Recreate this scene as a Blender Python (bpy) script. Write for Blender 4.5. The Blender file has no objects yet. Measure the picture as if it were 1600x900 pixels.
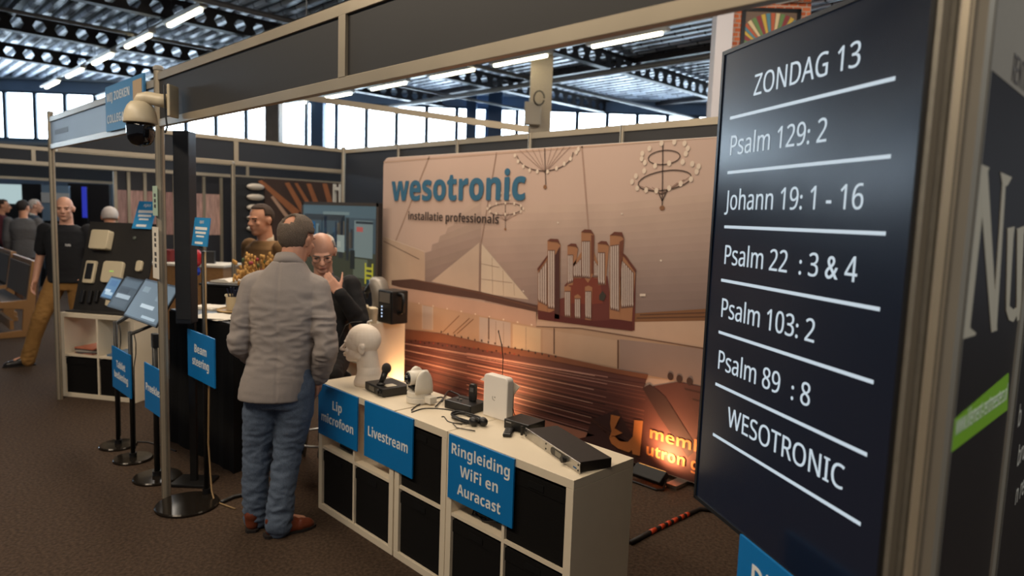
import bpy, bmesh, math, random
from mathutils import Vector, Matrix, Euler, noise
SC = bpy.context.scene
COL = SC.collection
R = math.radians
# ------------------------------------------------------------------ camera, world, exposure
def cam_axes(yaw, pitch, roll):
    f = Vector((-math.sin(yaw) * math.cos(pitch), math.cos(yaw) * math.cos(pitch), math.sin(pitch)))
    r = Vector((math.cos(yaw), math.sin(yaw), 0)); u = r.cross(f)
    c, s = math.cos(roll), math.sin(roll)
    return c * r + s * u, -s * r + c * u, f
CR, CU, CF = cam_axes(R(45.26), R(-5.98), R(2.01))
CP = Vector((3.55, -1.956, 1.766)); FPX = 1063.0
cd = bpy.data.cameras.new('camera'); cam = bpy.data.objects.new('camera', cd); COL.objects.link(cam)
m = Matrix((CR, CU, -CF)).transposed().to_4x4(); m.translation = CP; cam.matrix_world = m
cd.sensor_width = 36; cd.lens = FPX / 1600 * 36; cd.clip_end = 200; cd.clip_start = 0.05
cd.dof.use_dof = True; cd.dof.focus_distance = 2.75; cd.dof.aperture_fstop = 2.2
SC.camera = cam
w = bpy.data.worlds.new('world'); SC.world = w; w.use_nodes = True
w.node_tree.nodes['Background'].inputs[0].default_value = (0.75, 0.85, 1.0, 1)
w.node_tree.nodes['Background'].inputs[1].default_value = 0.15
vs = SC.view_settings; vs.view_transform = 'Standard'; vs.look = 'None'; vs.gamma = 1; vs.use_curve_mapping = False
vs.exposure = 0.0
SC.cycles.use_denoising = True
try: SC.cycles.sample_clamp_indirect = 4.0
except Exception: pass
TUBE_E = 11.0; WINDOW_E = 15.0; UPLIGHT_W = 24.0; HALL_W = 150.0
def area_light(name, loc, target, sx, sy, watt, color):
    l = bpy.data.lights.new(name, 'AREA'); l.shape = 'RECTANGLE'; l.size = sx; l.size_y = sy; l.energy = watt; l.color = color
    o = bpy.data.objects.new(name, l); COL.objects.link(o); o.location = loc
    d = Vector(target) - Vector(loc); o.rotation_euler = d.to_track_quat('-Z', 'Y').to_euler()
    return o
# warm lamps over the aisle, hall and stand, then two added fill lights
area_light('aisle_lamp_light', (0.6, -3.1, 4.3), (0.6, -1.6, 0), 7.0, 0.5, HALL_W * 1.25, (1.0, 0.84, 0.64))
area_light('hall_lamp_light', (-5.5, 1.7, 4.3), (-5.5, 1.7, 0), 9.0, 1.0, HALL_W * 1.3, (1.0, 0.90, 0.78))
area_light('stand_lamp_light', (-0.3, 0.9, 3.9), (-0.3, 1.3, 0), 4.0, 1.2, HALL_W * 0.50, (1.0, 0.82, 0.62))

area_light('back_aisle_fill_light', (0.9, 3.3, 4.3), (-.5, 6.2, 3.2), 3.0, .6, HALL_W * 0.5, (1.0, 0.92, 0.82))  # unseen fill light, added to brighten the brick pier
area_light('neighbour_fill_light', (6.2, 0.4, 4.2), (4.2, 0.6, 0.6), 3.0, 1.0, HALL_W * 0.6, (0.86, 0.93, 1.0))  # unseen cool fill, added to brighten the neighbour's wall and the shelf end

# ------------------------------------------------------------------ pixels of the photograph -> points on real planes
def ray(x, y): return CR * ((x - 800) / FPX) + CU * ((450 - y) / FPX) + CF
def onz(x, y, z): d = ray(x, y); return CP + d * ((z - CP.z) / d.z)
def ony(x, y, v): d = ray(x, y); return CP + d * ((v - CP.y) / d.y)
def onx(x, y, v): d = ray(x, y); return CP + d * ((v - CP.x) / d.x)

# ------------------------------------------------------------------ materials
MATS = {}
def srgb(c):
    return tuple((v / 12.92 if v <= .04045 else ((v + .055) / 1.055) ** 2.4) for v in (x / 255 for x in c)) + (1,)
def mat(name, rgb, rough=.6, metal=0., bump=0., scale=40., var=0., emit=0., spec=.5, coat=0., stretch=None, alpha=1.):
    """procedural material; rgb in sRGB 0..255"""
    if name in MATS: return MATS[name]
    m = bpy.data.materials.new(name); m.use_nodes = True
    nt = m.node_tree; b = nt.nodes['Principled BSDF']
    c = srgb(rgb)
    b.inputs['Base Color'].default_value = c; b.inputs['Roughness'].default_value = rough; b.inputs['Metallic'].default_value = metal
    b.inputs['Specular IOR Level'].default_value = spec; b.inputs['Coat Weight'].default_value = coat
    if alpha < 1: b.inputs['Alpha'].default_value = alpha
    if emit:
        b.inputs['Emission Color'].default_value = c; b.inputs['Emission Strength'].default_value = emit
    if bump or var:
        tc = nt.nodes.new('ShaderNodeTexCoord'); n = nt.nodes.new('ShaderNodeTexNoise')
        n.inputs['Scale'].default_value = scale; n.inputs['Detail'].default_value = 4
        if stretch:
            mp = nt.nodes.new('ShaderNodeMapping'); mp.inputs['Scale'].default_value = stretch
            nt.links.new(tc.outputs['Object'], mp.inputs['Vector']); nt.links.new(mp.outputs['Vector'], n.inputs['Vector'])
        else: nt.links.new(tc.outputs['Object'], n.inputs['Vector'])
        if bump:
            bp = nt.nodes.new('ShaderNodeBump'); bp.inputs['Strength'].default_value = bump; bp.inputs['Distance'].default_value = .01
            nt.links.new(n.outputs['Fac'], bp.inputs['Height']); nt.links.new(bp.outputs['Normal'], b.inputs['Normal'])
        if var:
            cr = nt.nodes.new('ShaderNodeValToRGB')
            cr.color_ramp.elements[0].position = .3; cr.color_ramp.elements[1].position = .7
            cr.color_ramp.elements[0].color = tuple(v * (1 - var) for v in c[:3]) + (1,)
            cr.color_ramp.elements[1].color = tuple(min(1, v * (1 + var)) for v in c[:3]) + (1,)
            nt.links.new(n.outputs['Fac'], cr.inputs['Fac']); nt.links.new(cr.outputs['Color'], b.inputs['Base Color'])
    MATS[name] = m
    return m
ALU = mat('anodised aluminium', (176, 164, 144), .38, .55, var=.08, scale=3)
DARKPANEL = mat('charcoal laminate panel', (37, 36, 37), .55, var=.08, scale=2)
NAVYPANEL = mat('dark navy panel', (28, 34, 44), .6, var=.1, scale=2)
WHITELAM = mat('white laminate', (228, 214, 190), .42, var=.02, scale=8)
BLACKFAB = mat('black woven fabric', (15, 14, 14), .9, spec=.2, bump=.3, scale=400, var=.2)
BLUE = mat('blue sign print', (0, 116, 186), .45, var=.03, scale=4)
WHITEINK = mat('white print', (236, 236, 232), .6)
BLACKMETAL = mat('black powder-coated metal', (24, 23, 23), .42, .2, var=.15, scale=30)
BLACKPL = mat('black plastic', (26, 25, 25), .4, var=.1, scale=60)
WHITEPL = mat('white plastic', (228, 220, 206), .35, var=.02, scale=20)
CHROME = mat('brushed steel', (185, 182, 176), .28, .9, var=.08, scale=20)
WOOD = mat('oiled oak', (158, 116, 72), .5, bump=.1, scale=18, var=.28, stretch=(1, 8, 8))
PAPER = mat('white paper', (222, 214, 200), .8)

# ------------------------------------------------------------------ mesh helpers
def tag(o, label=None, cat=None, group=None, kind=None):
    if label: o['label'] = label
    if cat: o['category'] = cat
    if group: o['group'] = group
    if kind: o['kind'] = kind
    return o
def empty(name, label, cat, loc=(0, 0, 0), rz=0., group=None):
    o = bpy.data.objects.new(name, None); COL.objects.link(o); o.location = loc; o.rotation_euler = (0, 0, rz)
    o.empty_display_size = .1
    return tag(o, label, cat, group)
class MB:
    def __init__(self): self.bm = bmesh.new(); self.mats = []; self.cur = 0; self.T = Matrix.Identity(4)
    def use(self, m):
        if m not in self.mats: self.mats.append(m)
        self.cur = self.mats.index(m); return self
    def face(self, vs):
        try:
            f = self.bm.faces.new(vs); f.material_index = self.cur; return f
        except ValueError: return None
    def v(self, p): return self.bm.verts.new(self.T @ Vector(p))
    def box(self, x0, x1, y0, y1, z0, z1):
        p = [self.v((x, y, z)) for z in (z0, z1) for y in (y0, y1) for x in (x0, x1)]
        for f in ((0, 2, 3, 1), (4, 5, 7, 6), (0, 1, 5, 4), (2, 6, 7, 3), (0, 4, 6, 2), (1, 3, 7, 5)): self.face([p[i] for i in f])
        return self
    def obox(self, c, ax, ay, az, hx, hy, hz):
        c, ax, ay, az = map(Vector, (c, ax, ay, az))
        p = [self.v(c + ax * hx * i + ay * hy * j + az * hz * k) for k in (-1, 1) for j in (-1, 1) for i in (-1, 1)]
        for f in ((0, 2, 3, 1), (4, 5, 7, 6), (0, 1, 5, 4), (2, 6, 7, 3), (0, 4, 6, 2), (1, 3, 7, 5)): self.face([p[i] for i in f])
        return self
    def rings(self, rs, cap0=True, cap1=True):
        """rs: list of lists of points"""
        vv = [[self.v(p) for p in r] for r in rs]; n = len(vv[0])
        for a, b in zip(vv, vv[1:]):
            for i in range(n): self.face([a[i], a[(i + 1) % n], b[(i + 1) % n], b[i]])
        if cap0: self.face(vv[0][::-1])
        if cap1: self.face(vv[-1])
        return self
    def tube(self, pts, r, n=10, closed=False):
        pts = [Vector(p) for p in pts]; rs = []
        rr = r if isinstance(r, (list, tuple)) else [r] * len(pts)
        up = None
        for i, p in enumerate(pts):
            a = pts[max(i - 1, 0)]; b = pts[min(i + 1, len(pts) - 1)]
            if closed: a = pts[i - 1]; b = pts[(i + 1) % len(pts)]
            d = (b - a).normalized() if (b - a).length > 1e-9 else Vector((0, 0, 1))
            if up is None: up = Vector((0, 0, 1)) if abs(d.z) < .9 else Vector((0, 1, 0))
            s = d.cross(up)
            if s.length < 1e-5: s = d.orthogonal()
            s.normalize(); u = s.cross(d).normalized(); up = u
            rs.append([p + (s * math.cos(t) + u * math.sin(t)) * rr[i] for t in (2 * math.pi * k / n for k in range(n))])
        if closed:
            rs.append(rs[0]); return self.rings(rs, False, False)
        return self.rings(rs)
    def cyl(self, p0, p1, r0, r1=None, n=16): return self.tube([p0, p1], [r0, r0 if r1 is None else r1], n)
    def lathe(self, prof, n=24, c=(0, 0, 0), axis='z'):
        c = Vector(c); rs = []
        for r, h in prof:
            q = []
            for k in range(n):
                t = 2 * math.pi * k / n; a, b = r * math.cos(t), r * math.sin(t)
                q.append(c + (Vector((a, b, h)) if axis == 'z' else Vector((a, h, b)) if axis == 'y' else Vector((h, a, b))))
            rs.append(q)
        return self.rings(rs)
    def ell(self, c, rx, ry, rz, n=16, k=10, rot=None):
        c = Vector(c); q = rot or Matrix.Identity(3); rs = []
        for j in range(1, k):
            t = math.pi * j / k
            rs.append([c + q @ Vector((rx * math.sin(t) * math.cos(a), ry * math.sin(t) * math.sin(a), -rz * math.cos(t))) for a in (2 * math.pi * i / n for i in range(n))])
        return self.rings(rs)
    def cap(self, p0, p1, r0, r1, n=14):
        p0, p1 = Vector(p0), Vector(p1); d = (p1 - p0)
        if d.length < 1e-6: return self.ell(p0, r0, r0, r0)
        d.normalize(); s = d.orthogonal().normalized(); u = d.cross(s); rs = []
        for c, r, angs in ((p0, r0, (-80, -55, -25, 0)), (p1, r1, (0, 25, 55, 80))):
            for a in angs:
                q = c + d * r * math.sin(R(a)); rad = r * math.cos(R(a))
                rs.append([q + (s * math.cos(t) + u * math.sin(t)) * rad for t in (2 * math.pi * k / n for k in range(n))])
        return self.rings(rs)
    def prism(self, poly, d0, d1, plane='xz'):
        """poly in the plane, extruded from d0 to d1 along the third axis"""
        def P(a, b, d): return (a, d, b) if plane == 'xz' else (a, b, d) if plane == 'xy' else (d, a, b)
        lo = [self.v(P(a, b, d0)) for a, b in poly]; hi = [self.v(P(a, b, d1)) for a, b in poly]; n = len(poly)
        self.face(lo); self.face(hi[::-1])
        for i in range(n): self.face([lo[i], hi[i], hi[(i + 1) % n], lo[(i + 1) % n]])
        return self
    def build(self, name, material=None, parent=None, bevel=0., smooth=False, seg=2, loc=None, rz=None, fix=True):
        if fix: bmesh.ops.recalc_face_normals(self.bm, faces=self.bm.faces[:])
        me = bpy.data.meshes.new(name)
        for f in self.bm.faces: f.smooth = bool(smooth)
        self.bm.to_mesh(me); self.bm.free()
        for m in (self.mats or [material]): me.materials.append(m)
        o = bpy.data.objects.new(name, me); COL.objects.link(o)
        if parent: o.parent = parent
        if loc: o.location = loc
        if rz is not None: o.rotation_euler = (0, 0, rz)
        if bevel:
            b = o.modifiers.new('bevel', 'BEVEL'); b.width = bevel; b.segments = seg; b.limit_method = 'ANGLE'; b.angle_limit = R(40); b.harden_normals = False
        return o
def mb(m=None):
    b = MB()
    if m: b.use(m)
    return b
def sans(s, face='sans'):
    """the same characters in the plain, bold or serif letterforms of the built-in font family"""
    A, a, d = {'sans': (0x1D5A0, 0x1D5BA, 0x1D7E2), 'bold': (0x1D5D4, 0x1D5EE, 0x1D7EC), 'serif': (0x1D400, 0x1D41A, 0x1D7CE)}[face]
    return ''.join(chr(A + ord(c) - 65) if 'A' <= c <= 'Z' else chr(a + ord(c) - 97) if 'a' <= c <= 'z' else chr(d + ord(c) - 48) if '0' <= c <= '9' else c for c in s)
def text_mesh(body, size, bold=0., sx=1., align='LEFT', space=1., thick=.0004):
    """letters as verts/faces in the XY plane (baseline at y=0)"""
    body = sans(body, 'bold' if bold > .0015 else 'sans')
    bold = bold if bold > .01 else 0.
    c = bpy.data.curves.new('lettering', 'FONT'); c.body = body; c.size = size; c.align_x = align; c.offset = bold; c.extrude = thick
    c.space_character = space; c.resolution_u = 4
    o = bpy.data.objects.new('lettering', c); COL.objects.link(o)
    dg = bpy.context.evaluated_depsgraph_get(); dg.update()
    me = bpy.data.meshes.new_from_object(o.evaluated_get(dg))
    vs = [Vector((v.co.x * sx, v.co.y, v.co.z)) for v in me.vertices]; fs = [list(p.vertices) for p in me.polygons]
    bpy.data.objects.remove(o); bpy.data.curves.remove(c); bpy.data.meshes.remove(me)
    return vs, fs
def width_of(vs): return max(v.x for v in vs) - min(v.x for v in vs)
def put_text(b, body, size, origin, xd, yd, bold=0., sx=1., align='LEFT', lift=.001, space=1., fitw=None):
    """letters added to MB b: origin, reading direction xd, up direction yd"""
    xd, yd = Vector(xd).normalized(), Vector(yd).normalized(); n = xd.cross(yd)
    vs, fs = text_mesh(body, size, bold, sx, align, space)
    if fitw:
        k = fitw / width_of(vs)
        for v in vs: v.x *= k
    vv = [b.v(Vector(origin) + xd * v.x + yd * v.y + n * (v.z + lift)) for v in vs]
    for f in fs: b.face([vv[i] for i in f])
def dup(o, loc=None, rz=None, label=None, parent=None):
    c = o.copy(); COL.objects.link(c)
    if parent: c.parent = parent
    if loc is not None: c.location = loc
    if rz is not None: c.rotation_euler = (0, 0, rz)
    if label: c['label'] = label
    for ch in list(o.children): dup(ch, parent=c)
    return c
def remesh(b, voxel, smooth=6, factor=.5, disp=None):
    """MB of closed overlapping shapes -> one continuous mesh datablock"""
    me = bpy.data.meshes.new('body'); bmesh.ops.recalc_face_normals(b.bm, faces=b.bm.faces[:]); b.bm.to_mesh(me); b.bm.free()
    o = bpy.data.objects.new('body', me); COL.objects.link(o)
    r = o.modifiers.new('r', 'REMESH'); r.mode = 'VOXEL'; r.voxel_size = voxel; r.use_smooth_shade = True
    if smooth:
        s = o.modifiers.new('s', 'SMOOTH'); s.iterations = smooth; s.factor = factor
    dg = bpy.context.evaluated_depsgraph_get(); dg.update()
    out = bpy.data.meshes.new_from_object(o.evaluated_get(dg))
    bpy.data.objects.remove(o); bpy.data.meshes.remove(me)
    if disp:
        nn = [v.normal.copy() for v in out.vertices]
        for v, q in zip(out.vertices, nn): v.co += q * disp(v.co, q)
    for p in out.polygons: p.use_smooth = True
    return out
def link_mesh(name, me, material, parent=None):
    me.name = name; me.materials.clear(); me.materials.append(material)
    o = bpy.data.objects.new(name, me); COL.objects.link(o)
    if parent: o.parent = parent
    return o
# ------------------------------------------------------------------ hall: floor, ceiling, windows
def struct(o): o['kind'] = 'structure'; return o
CARPET = mat('brown loop carpet', (68, 54, 43), .95, bump=.7, scale=55, var=.42, spec=.2)
b = mb(CARPET); b.box(-30, 12, -12, 22, -.05, 0); struct(b.build('floor'))
# corrugated steel deck, ribs along X
DECK = bpy.data.materials.new('galvanised roof deck'); DECK.use_nodes = True
nt = DECK.node_tree; tc = nt.nodes.new('ShaderNodeTexCoord'); br = nt.nodes.new('ShaderNodeTexBrick')
nt.links.new(tc.outputs['Object'], br.inputs['Vector'])
br.inputs['Color1'].default_value = srgb((176, 184, 198)); br.inputs['Color2'].default_value = srgb((88, 94, 106)); br.inputs['Mortar'].default_value = srgb((40, 42, 48))
br.inputs['Scale'].default_value = 1.0; br.inputs['Brick Width'].default_value = .42; br.inputs['Row Height'].default_value = .12; br.inputs['Mortar Size'].default_value = .018; br.inputs['Mortar Smooth'].default_value = .4; br.inputs['Bias'].default_value = -.1
nt.links.new(br.outputs['Color'], nt.nodes['Principled BSDF'].inputs['Base Color']); nt.nodes['Principled BSDF'].inputs['Roughness'].default_value = .38; nt.nodes['Principled BSDF'].inputs['Metallic'].default_value = .35
b = mb(DECK); y = -8.0; prof = []
while y < 20:
    prof += [(y, 4.86), (y + .09, 4.86), (y + .12, 4.94), (y + .21, 4.94)]; y += .24
va = [b.v((-24, q, z)) for q, z in prof]; vb = [b.v((9, q, z)) for q, z in prof]
for i in range(len(prof) - 1): b.face([va[i], va[i + 1], vb[i + 1], vb[i]])
o = b.build('ceiling'); struct(o); sm = o.modifiers.new('thickness', 'SOLIDIFY'); sm.thickness = .01
# castellated beams along Y
BEAM = mat('dark painted steel', (46, 42, 44), .5, .3, var=.2, scale=5)
def castellated_beam(X, y0=-7., y1=19.):
    b = mb(BEAM); p, h, z0, r = .31, .27, 4.52, .098
    n = int((y1 - y0) / p)
    for i in range(n):
        ya = y0 + i * p; yc = ya + p / 2; zc = z0 + h / 2
        hexv = [b.v((X, yc + r * math.cos(R(a)), zc + r * math.sin(R(a)))) for a in (240, 300, 0, 60, 120, 180)]
        out = [b.v((X, q, z)) for q, z in ((ya, z0), (ya + p, z0), (ya + p, zc), (ya + p, z0 + h), (ya, z0 + h), (ya, zc))]
        for k in range(6): b.face([out[k], out[(k + 1) % 6], hexv[(k + 1) % 6], hexv[k]])
    bmesh.ops.remove_doubles(b.bm, verts=b.bm.verts[:], dist=1e-4)
    g = bmesh.ops.extrude_face_region(b.bm, geom=b.bm.faces[:])
    for v in [e for e in g['geom'] if isinstance(e, bmesh.types.BMVert)]: v.co.x += .012
    b.box(X - .07, X + .08, y0, y1, z0 - .016, z0); b.box(X - .07, X + .08, y0, y1, z0 + h, z0 + h + .016)
    return struct(b.build('beam'))
for X in (-13.3, -10.5, -7.6, -4.4, -1.3, 1.8): castellated_beam(X)
# cross purlins and service pipes under the deck
b = mb(BEAM)
for Y in (-4.9, .2, 4.2, 9.0, 13.2): b.box(-22, 8, Y - .05, Y + .05, 4.74, 4.85)
struct(b.build('ceiling_purlin'))
PIPE = mat('grey service pipe', (120, 118, 116), .4, .5)
b = mb(PIPE); b.tube([(-20, 2.9, 4.46), (8, 2.9, 4.46)], .035); b.tube([(-20, 8.0, 4.4), (-2, 8.0, 4.4)], .05); b.tube([(-8.9, -6, 4.48), (-8.9, 18, 4.48)], .03)
b.tube([(-6.0, -6, 4.46), (-6.0, 18, 4.46)], .04)
struct(b.build('ceiling_pipe'))
# window wall, square to the view, about 18 m off
WC = CP + Vector((CF.x, CF.y, 0)).normalized() * 17.9; WX = Vector((CR.x, CR.y, 0)).normalized(); WY = Vector((CF.x, CF.y, 0)).normalized()
def wbox(b, u0, u1, d0, d1, z0, z1):
    b.obox(Vector((WC.x, WC.y, 0)) + WX * (u0 + u1) / 2 + WY * (d0 + d1) / 2 + Vector((0, 0, (z0 + z1) / 2)), WX, WY, (0, 0, 1), (u1 - u0) / 2, (d1 - d0) / 2, (z1 - z0) / 2)
STEELBLUE = mat('blue-grey cladding', (112, 130, 150), .6, var=.08, scale=2)
WZ0, WZ1 = 3.30, 4.53
b = mb(STEELBLUE)
wbox(b, -26, 14, .0, .25, 0, WZ0); wbox(b, -26, 14, 0, .25, WZ1, 5.2)
struct(b.build('wall_far'))
TRIMW = mat('pale window trim', (190, 200, 206), .4, .3)
b = mb(TRIMW); wbox(b, -26, 14, -.1, 0, 4.83, 4.90); struct(b.build('trim_1'))
b = mb(mat('white gutter pipe', (150, 152, 150), .5)); wbox(b, -26, 14, -.16, -.04, WZ0 - .14, WZ0 - .06); struct(b.build('trim_2'))
FRAME = mat('dark window frame', (60, 72, 84), .5)
PANE = bpy.data.materials.new('daylight through frosted pane'); PANE.use_nodes = True
_p = PANE.node_tree.nodes['Principled BSDF']; _p.inputs['Base Color'].default_value = (.8, .85, .9, 1); _p.inputs['Roughness'].default_value = .2
_p.inputs['Emission Color'].default_value = (.68, .85, 1, 1); _p.inputs['Emission Strength'].default_value = WINDOW_E
pitch = .775; k = 0; u = -25.6
while u < 13.5:
    k += 1
    b = mb(FRAME); g = .05
    wbox(b, u, u + g, -.04, .1, WZ0, WZ1); wbox(b, u + pitch - g, u + pitch, -.04, .1, WZ0, WZ1)
    wbox(b, u + g, u + pitch - g, -.04, .1, WZ0, WZ0 + g); wbox(b, u + g, u + pitch - g, -.04, .1, WZ1 - g, WZ1)
    f = struct(b.build('window_%d' % k))
    b = mb(PANE); wbox(b, u + g, u + pitch - g, .03, .05, WZ0 + g, WZ1 - g); b.build('window_pane', parent=f)
    u += pitch
# columns standing before the window wall
CONC = mat('grey concrete column', (120, 110, 100), .8, var=.1, scale=4)
b = mb(CONC); wbox(b, -6.27, -5.92, -.7, -.35, 0, 4.86); struct(b.build('column'))
b = mb(mat('blue painted steel', (44, 76, 112), .5)); wbox(b, -5.2, -4.88, -.5, -.2, 0, 4.86); wbox(b, -1.3, -1.05, -.5, -.2, 0, 4.86); wbox(b, -.75, -.4, -.5, -.2, 0, 4.86); wbox(b, .35, .6, -.5, -.2, 0, 4.86); struct(b.build('column'))
cB = CP + ray(845, 140) * 12
b = mb(mat('cream painted column', (196, 180, 156), .7, var=.05)); b.obox((cB.x, cB.y, 2.43), WX, WY, (0, 0, 1), .19, .19, 2.43); struct(b.build('column'))
t = empty('junction_box', 'beige electrical box with looped black cable on the cream column', 'electrical box', (cB.x - WX.x * .2, cB.y - WX.y * .2, 0))
b = mb(mat('beige enclosure', (186, 172, 150), .5)); q = CP + ray(832, 178) * 11.7; q2 = q - Vector(t.location)
b.obox(q2, WX, WY, (0, 0, 1), .14, .10, .19); b.build('enclosure', parent=t, bevel=.01)
b = mb(BLACKPL); b.tube([q2 + WX * (.1 + .09 * math.cos(a)) + Vector((0, 0, .25 + .12 * math.sin(a))) - WY * .12 for a in (i * .5 for i in range(13))], .012, 6); b.build('cable', parent=t)
cW = CP + ray(1125, 100) * 8.3
b = mb(mat('white plastered column', (214, 204, 200), .8)); b.obox((cW.x, cW.y, 2.43), WX, WY, (0, 0, 1), .10, .10, 2.43); struct(b.build('column'))
# brick pier with a framed picture
BRICK = bpy.data.materials.new('orange brick'); BRICK.use_nodes = True
nt = BRICK.node_tree; tc = nt.nodes.new('ShaderNodeTexCoord'); br = nt.nodes.new('ShaderNodeTexBrick')
mp = nt.nodes.new('ShaderNodeMapping'); mp.inputs['Rotation'].default_value = (R(90), 0, 0)
nt.links.new(tc.outputs['Object'], mp.inputs['Vector']); nt.links.new(mp.outputs['Vector'], br.inputs['Vector'])
br.inputs['Color1'].default_value = srgb((224, 124, 76)); br.inputs['Color2'].default_value = srgb((196, 96, 56)); br.inputs['Mortar'].default_value = srgb((190, 170, 150))
br.inputs['Scale'].default_value = 4.6; br.inputs['Mortar Size'].default_value = .03
nt.links.new(br.outputs['Color'], nt.nodes['Principled BSDF'].inputs['Base Color']); nt.nodes['Principled BSDF'].inputs['Roughness'].default_value = .9
pB = CP + ray(1203, 40) * 8.4
b = mb(BRICK); b.box(-.49, .49, 0, .3, 0, 4.6); o = b.build('pillar', loc=(pB.x, pB.y, 0), rz=R(45)); struct(o)
t = empty('framed_picture', 'black framed picture of colourful rays hung on the orange brick pier', 'picture', (pB.x, pB.y, 0), R(45))
zc = (CP + ray(1200, 58) * 8.35).z; L = -.01
b = mb(BLACKPL); F = .045
for x0, x1, z0, z1 in ((-.36, .36, zc + .31, zc + .31 + F), (-.36, .36, zc - .36, zc - .36 + F), (-.36, -.36 + F, zc - .36, zc + .355), (.36 - F, .36, zc - .36, zc + .355)): b.box(x0, x1, -.04, -.003, z0, z1)
b.build('frame', parent=t)
b = mb(mat('brown art paper', (120, 96, 78), .6)); b.box(-.33, .33, -.02, -.004, zc - .33, zc + .33)
cols = [(196, 96, 60), (90, 140, 150), (216, 176, 70), (150, 60, 60), (110, 140, 80), (226, 200, 150)]
for i in range(24):
    b.use(mat('ray ink %d' % (i % 6), cols[i % 6], .6)); a0 = R(4 + i * 7.1); a1 = a0 + R(5.6)
    P = [(.04 + .10 * math.cos(a), zc - .2 + .10 * math.sin(a)) for a in (a0, a1)] + [(max(-.31, min(.31, .04 + .5 * math.cos(a))), min(zc + .3, zc - .2 + .5 * math.sin(a))) for a in (a1, a0)]
    b.prism(P, -.022, -.0205)
b.build('print', parent=t)
# fluorescent fittings hanging in rows under the beams
TUBE = bpy.data.materials.new('lit fluorescent tube'); TUBE.use_nodes = True
_p = TUBE.node_tree.nodes['Principled BSDF']; _p.inputs['Emission Color'].default_value = (1, .91, .62, 1); _p.inputs['Emission Strength'].default_value = TUBE_E
RAILM = mat('white lamp rail', (190, 186, 176), .4, .2)
def row_of_lamps(Y, xs, phrase):
    proto = None
    for i, x in enumerate(xs):
        if proto is None:
            t = empty('ceiling_light', '', 'light', (x, Y, 4.4), 0, 'fluorescent fittings in rows under the roof')
            b = mb(RAILM); b.prism([(-.06, .07), (-.045, .02), (.045, .02), (.06, .07)], -.72, .72, 'yz'); b.build('housing', parent=t)
            b = mb(TUBE); b.prism([(-.03, .02), (-.022, -.02), (.022, -.02), (.03, .02)], -.62, .62, 'yz'); b.build('diffuser', parent=t)
            for s in (-.5, .5):
                b = mb(BLACKMETAL); b.cyl((s, 0, .07), (s, 0, .46), .006, n=6); b.build('hanger', parent=t)
            proto = t
        else: t = dup(proto, (x, Y, 4.4))
        t['label'] = phrase[i]
    return proto
words = ['nearest the dome camera end', 'second', 'third', 'fourth', 'fifth', 'sixth']
LEFT_X = [-6.9, -9.0, -11.1, -13.2, -15.3]
row_of_lamps(1.67, LEFT_X, ['fluorescent tube light, %s of the row seen over the pale fascia' % s for s in ('largest and first', 'second', 'third', 'fourth', 'fifth and smallest')])
row_of_lamps(6.41, [-2.7, -4.9, -6.7, -8.8, -10.9, -13.0], ['fluorescent tube light over the back partition, %s counting from the brick pier' % s for s in ('first', 'second', 'third', 'fourth', 'fifth', 'sixth')])
b = mb(RAILM)
b.box(-16.5, 6, 1.645, 1.695, 4.475, 4.505); struct(b.build('ceiling_rail'))
b = mb(RAILM); b.box(-14, 6, 6.385, 6.435, 4.475, 4.505); struct(b.build('ceiling_rail'))
# ------------------------------------------------------------------ stand structure of aluminium profiles and dark panels
FY = -.62                                    # line of the stand's front
def post_mb(b, x, y, z0, z1, r=.02, m=ALU):
    b.use(m); b.lathe([(r, z0), (r, z1)], 8, (x, y, 0)); b.use(GROOVE)
    for k in range(4):
        a = R(90 * k); b.obox((x + math.cos(a) * r * .86, y + math.sin(a) * r * .86, (z0 + z1) / 2), (1, 0, 0), (0, 1, 0), (0, 0, 1), .005 if k % 2 else .003, .003 if k % 2 else .005, (z1 - z0) / 2 - .002)
    b.use(m)
GROOVE = mat('profile groove shade grey', (84, 78, 68), .6)
def post(name, label, x, y, z1=2.5, r=.022, group=None, cap=True):
    t = empty(name, label, 'post', (x, y, 0), 0, group)
    b = mb(ALU); post_mb(b, 0, 0, 0, z1, r); b.build('profile', parent=t)
    b = mb(mat('grey plastic cap', (150, 146, 138), .5)); b.lathe([(r * .9, z1), (r * 1.1, z1 + .004), (r * 1.1, z1 + .02), (r * .8, z1 + .028)], 10); b.build('end_cap', parent=t)
    return t
def fascia(name, label, p0, p1, z0, z1, m, dividers=(), rail=.042, group=None, depth=.03):
    """rails along p0->p1 with a panel between; local x along the run"""
    p0, p1 = Vector((p0[0], p0[1], 0)), Vector((p1[0], p1[1], 0)); L = (p1 - p0).length; a = math.atan2(p1.y - p0.y, p1.x - p0.x)
    t = empty(name, label, 'fascia panel', p0, a, group)
    b = mb(ALU); b.box(0, L, -depth / 2, depth / 2, z1 - rail, z1); b.use(GROOVE); b.box(0, L, -depth / 2 + .004, depth / 2 - .004, z1, z1 + .004); b.build('top_rail', parent=t, bevel=.002)
    b = mb(ALU); b.box(0, L, -depth / 2, depth / 2, z0, z0 + rail); b.build('bottom_rail', parent=t, bevel=.002)
    xs = [0] + list(dividers) + [L]
    for x0, x1 in zip(xs, xs[1:]):
        b = mb(m); b.box(x0 + .001, x1 - .001, -.005, .005, z0 + rail, z1 - rail); b.build('panel', parent=t)
    for d in dividers:
        b = mb(ALU); b.box(d - .024, d + .024, -depth / 2 - .002, depth / 2 + .002, z0 + rail, z1 - rail); b.build('divider', parent=t)
    return t
PX, LX, RX, BY = -.715, -3.50, 3.26, 2.40
post('booth_post', 'aluminium corner post carrying the dome camera and two paper notices', PX, FY, 2.52, .026)
post('booth_post', 'thin aluminium post in front of the walking bald man', LX, FY, 2.5, .024)
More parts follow.
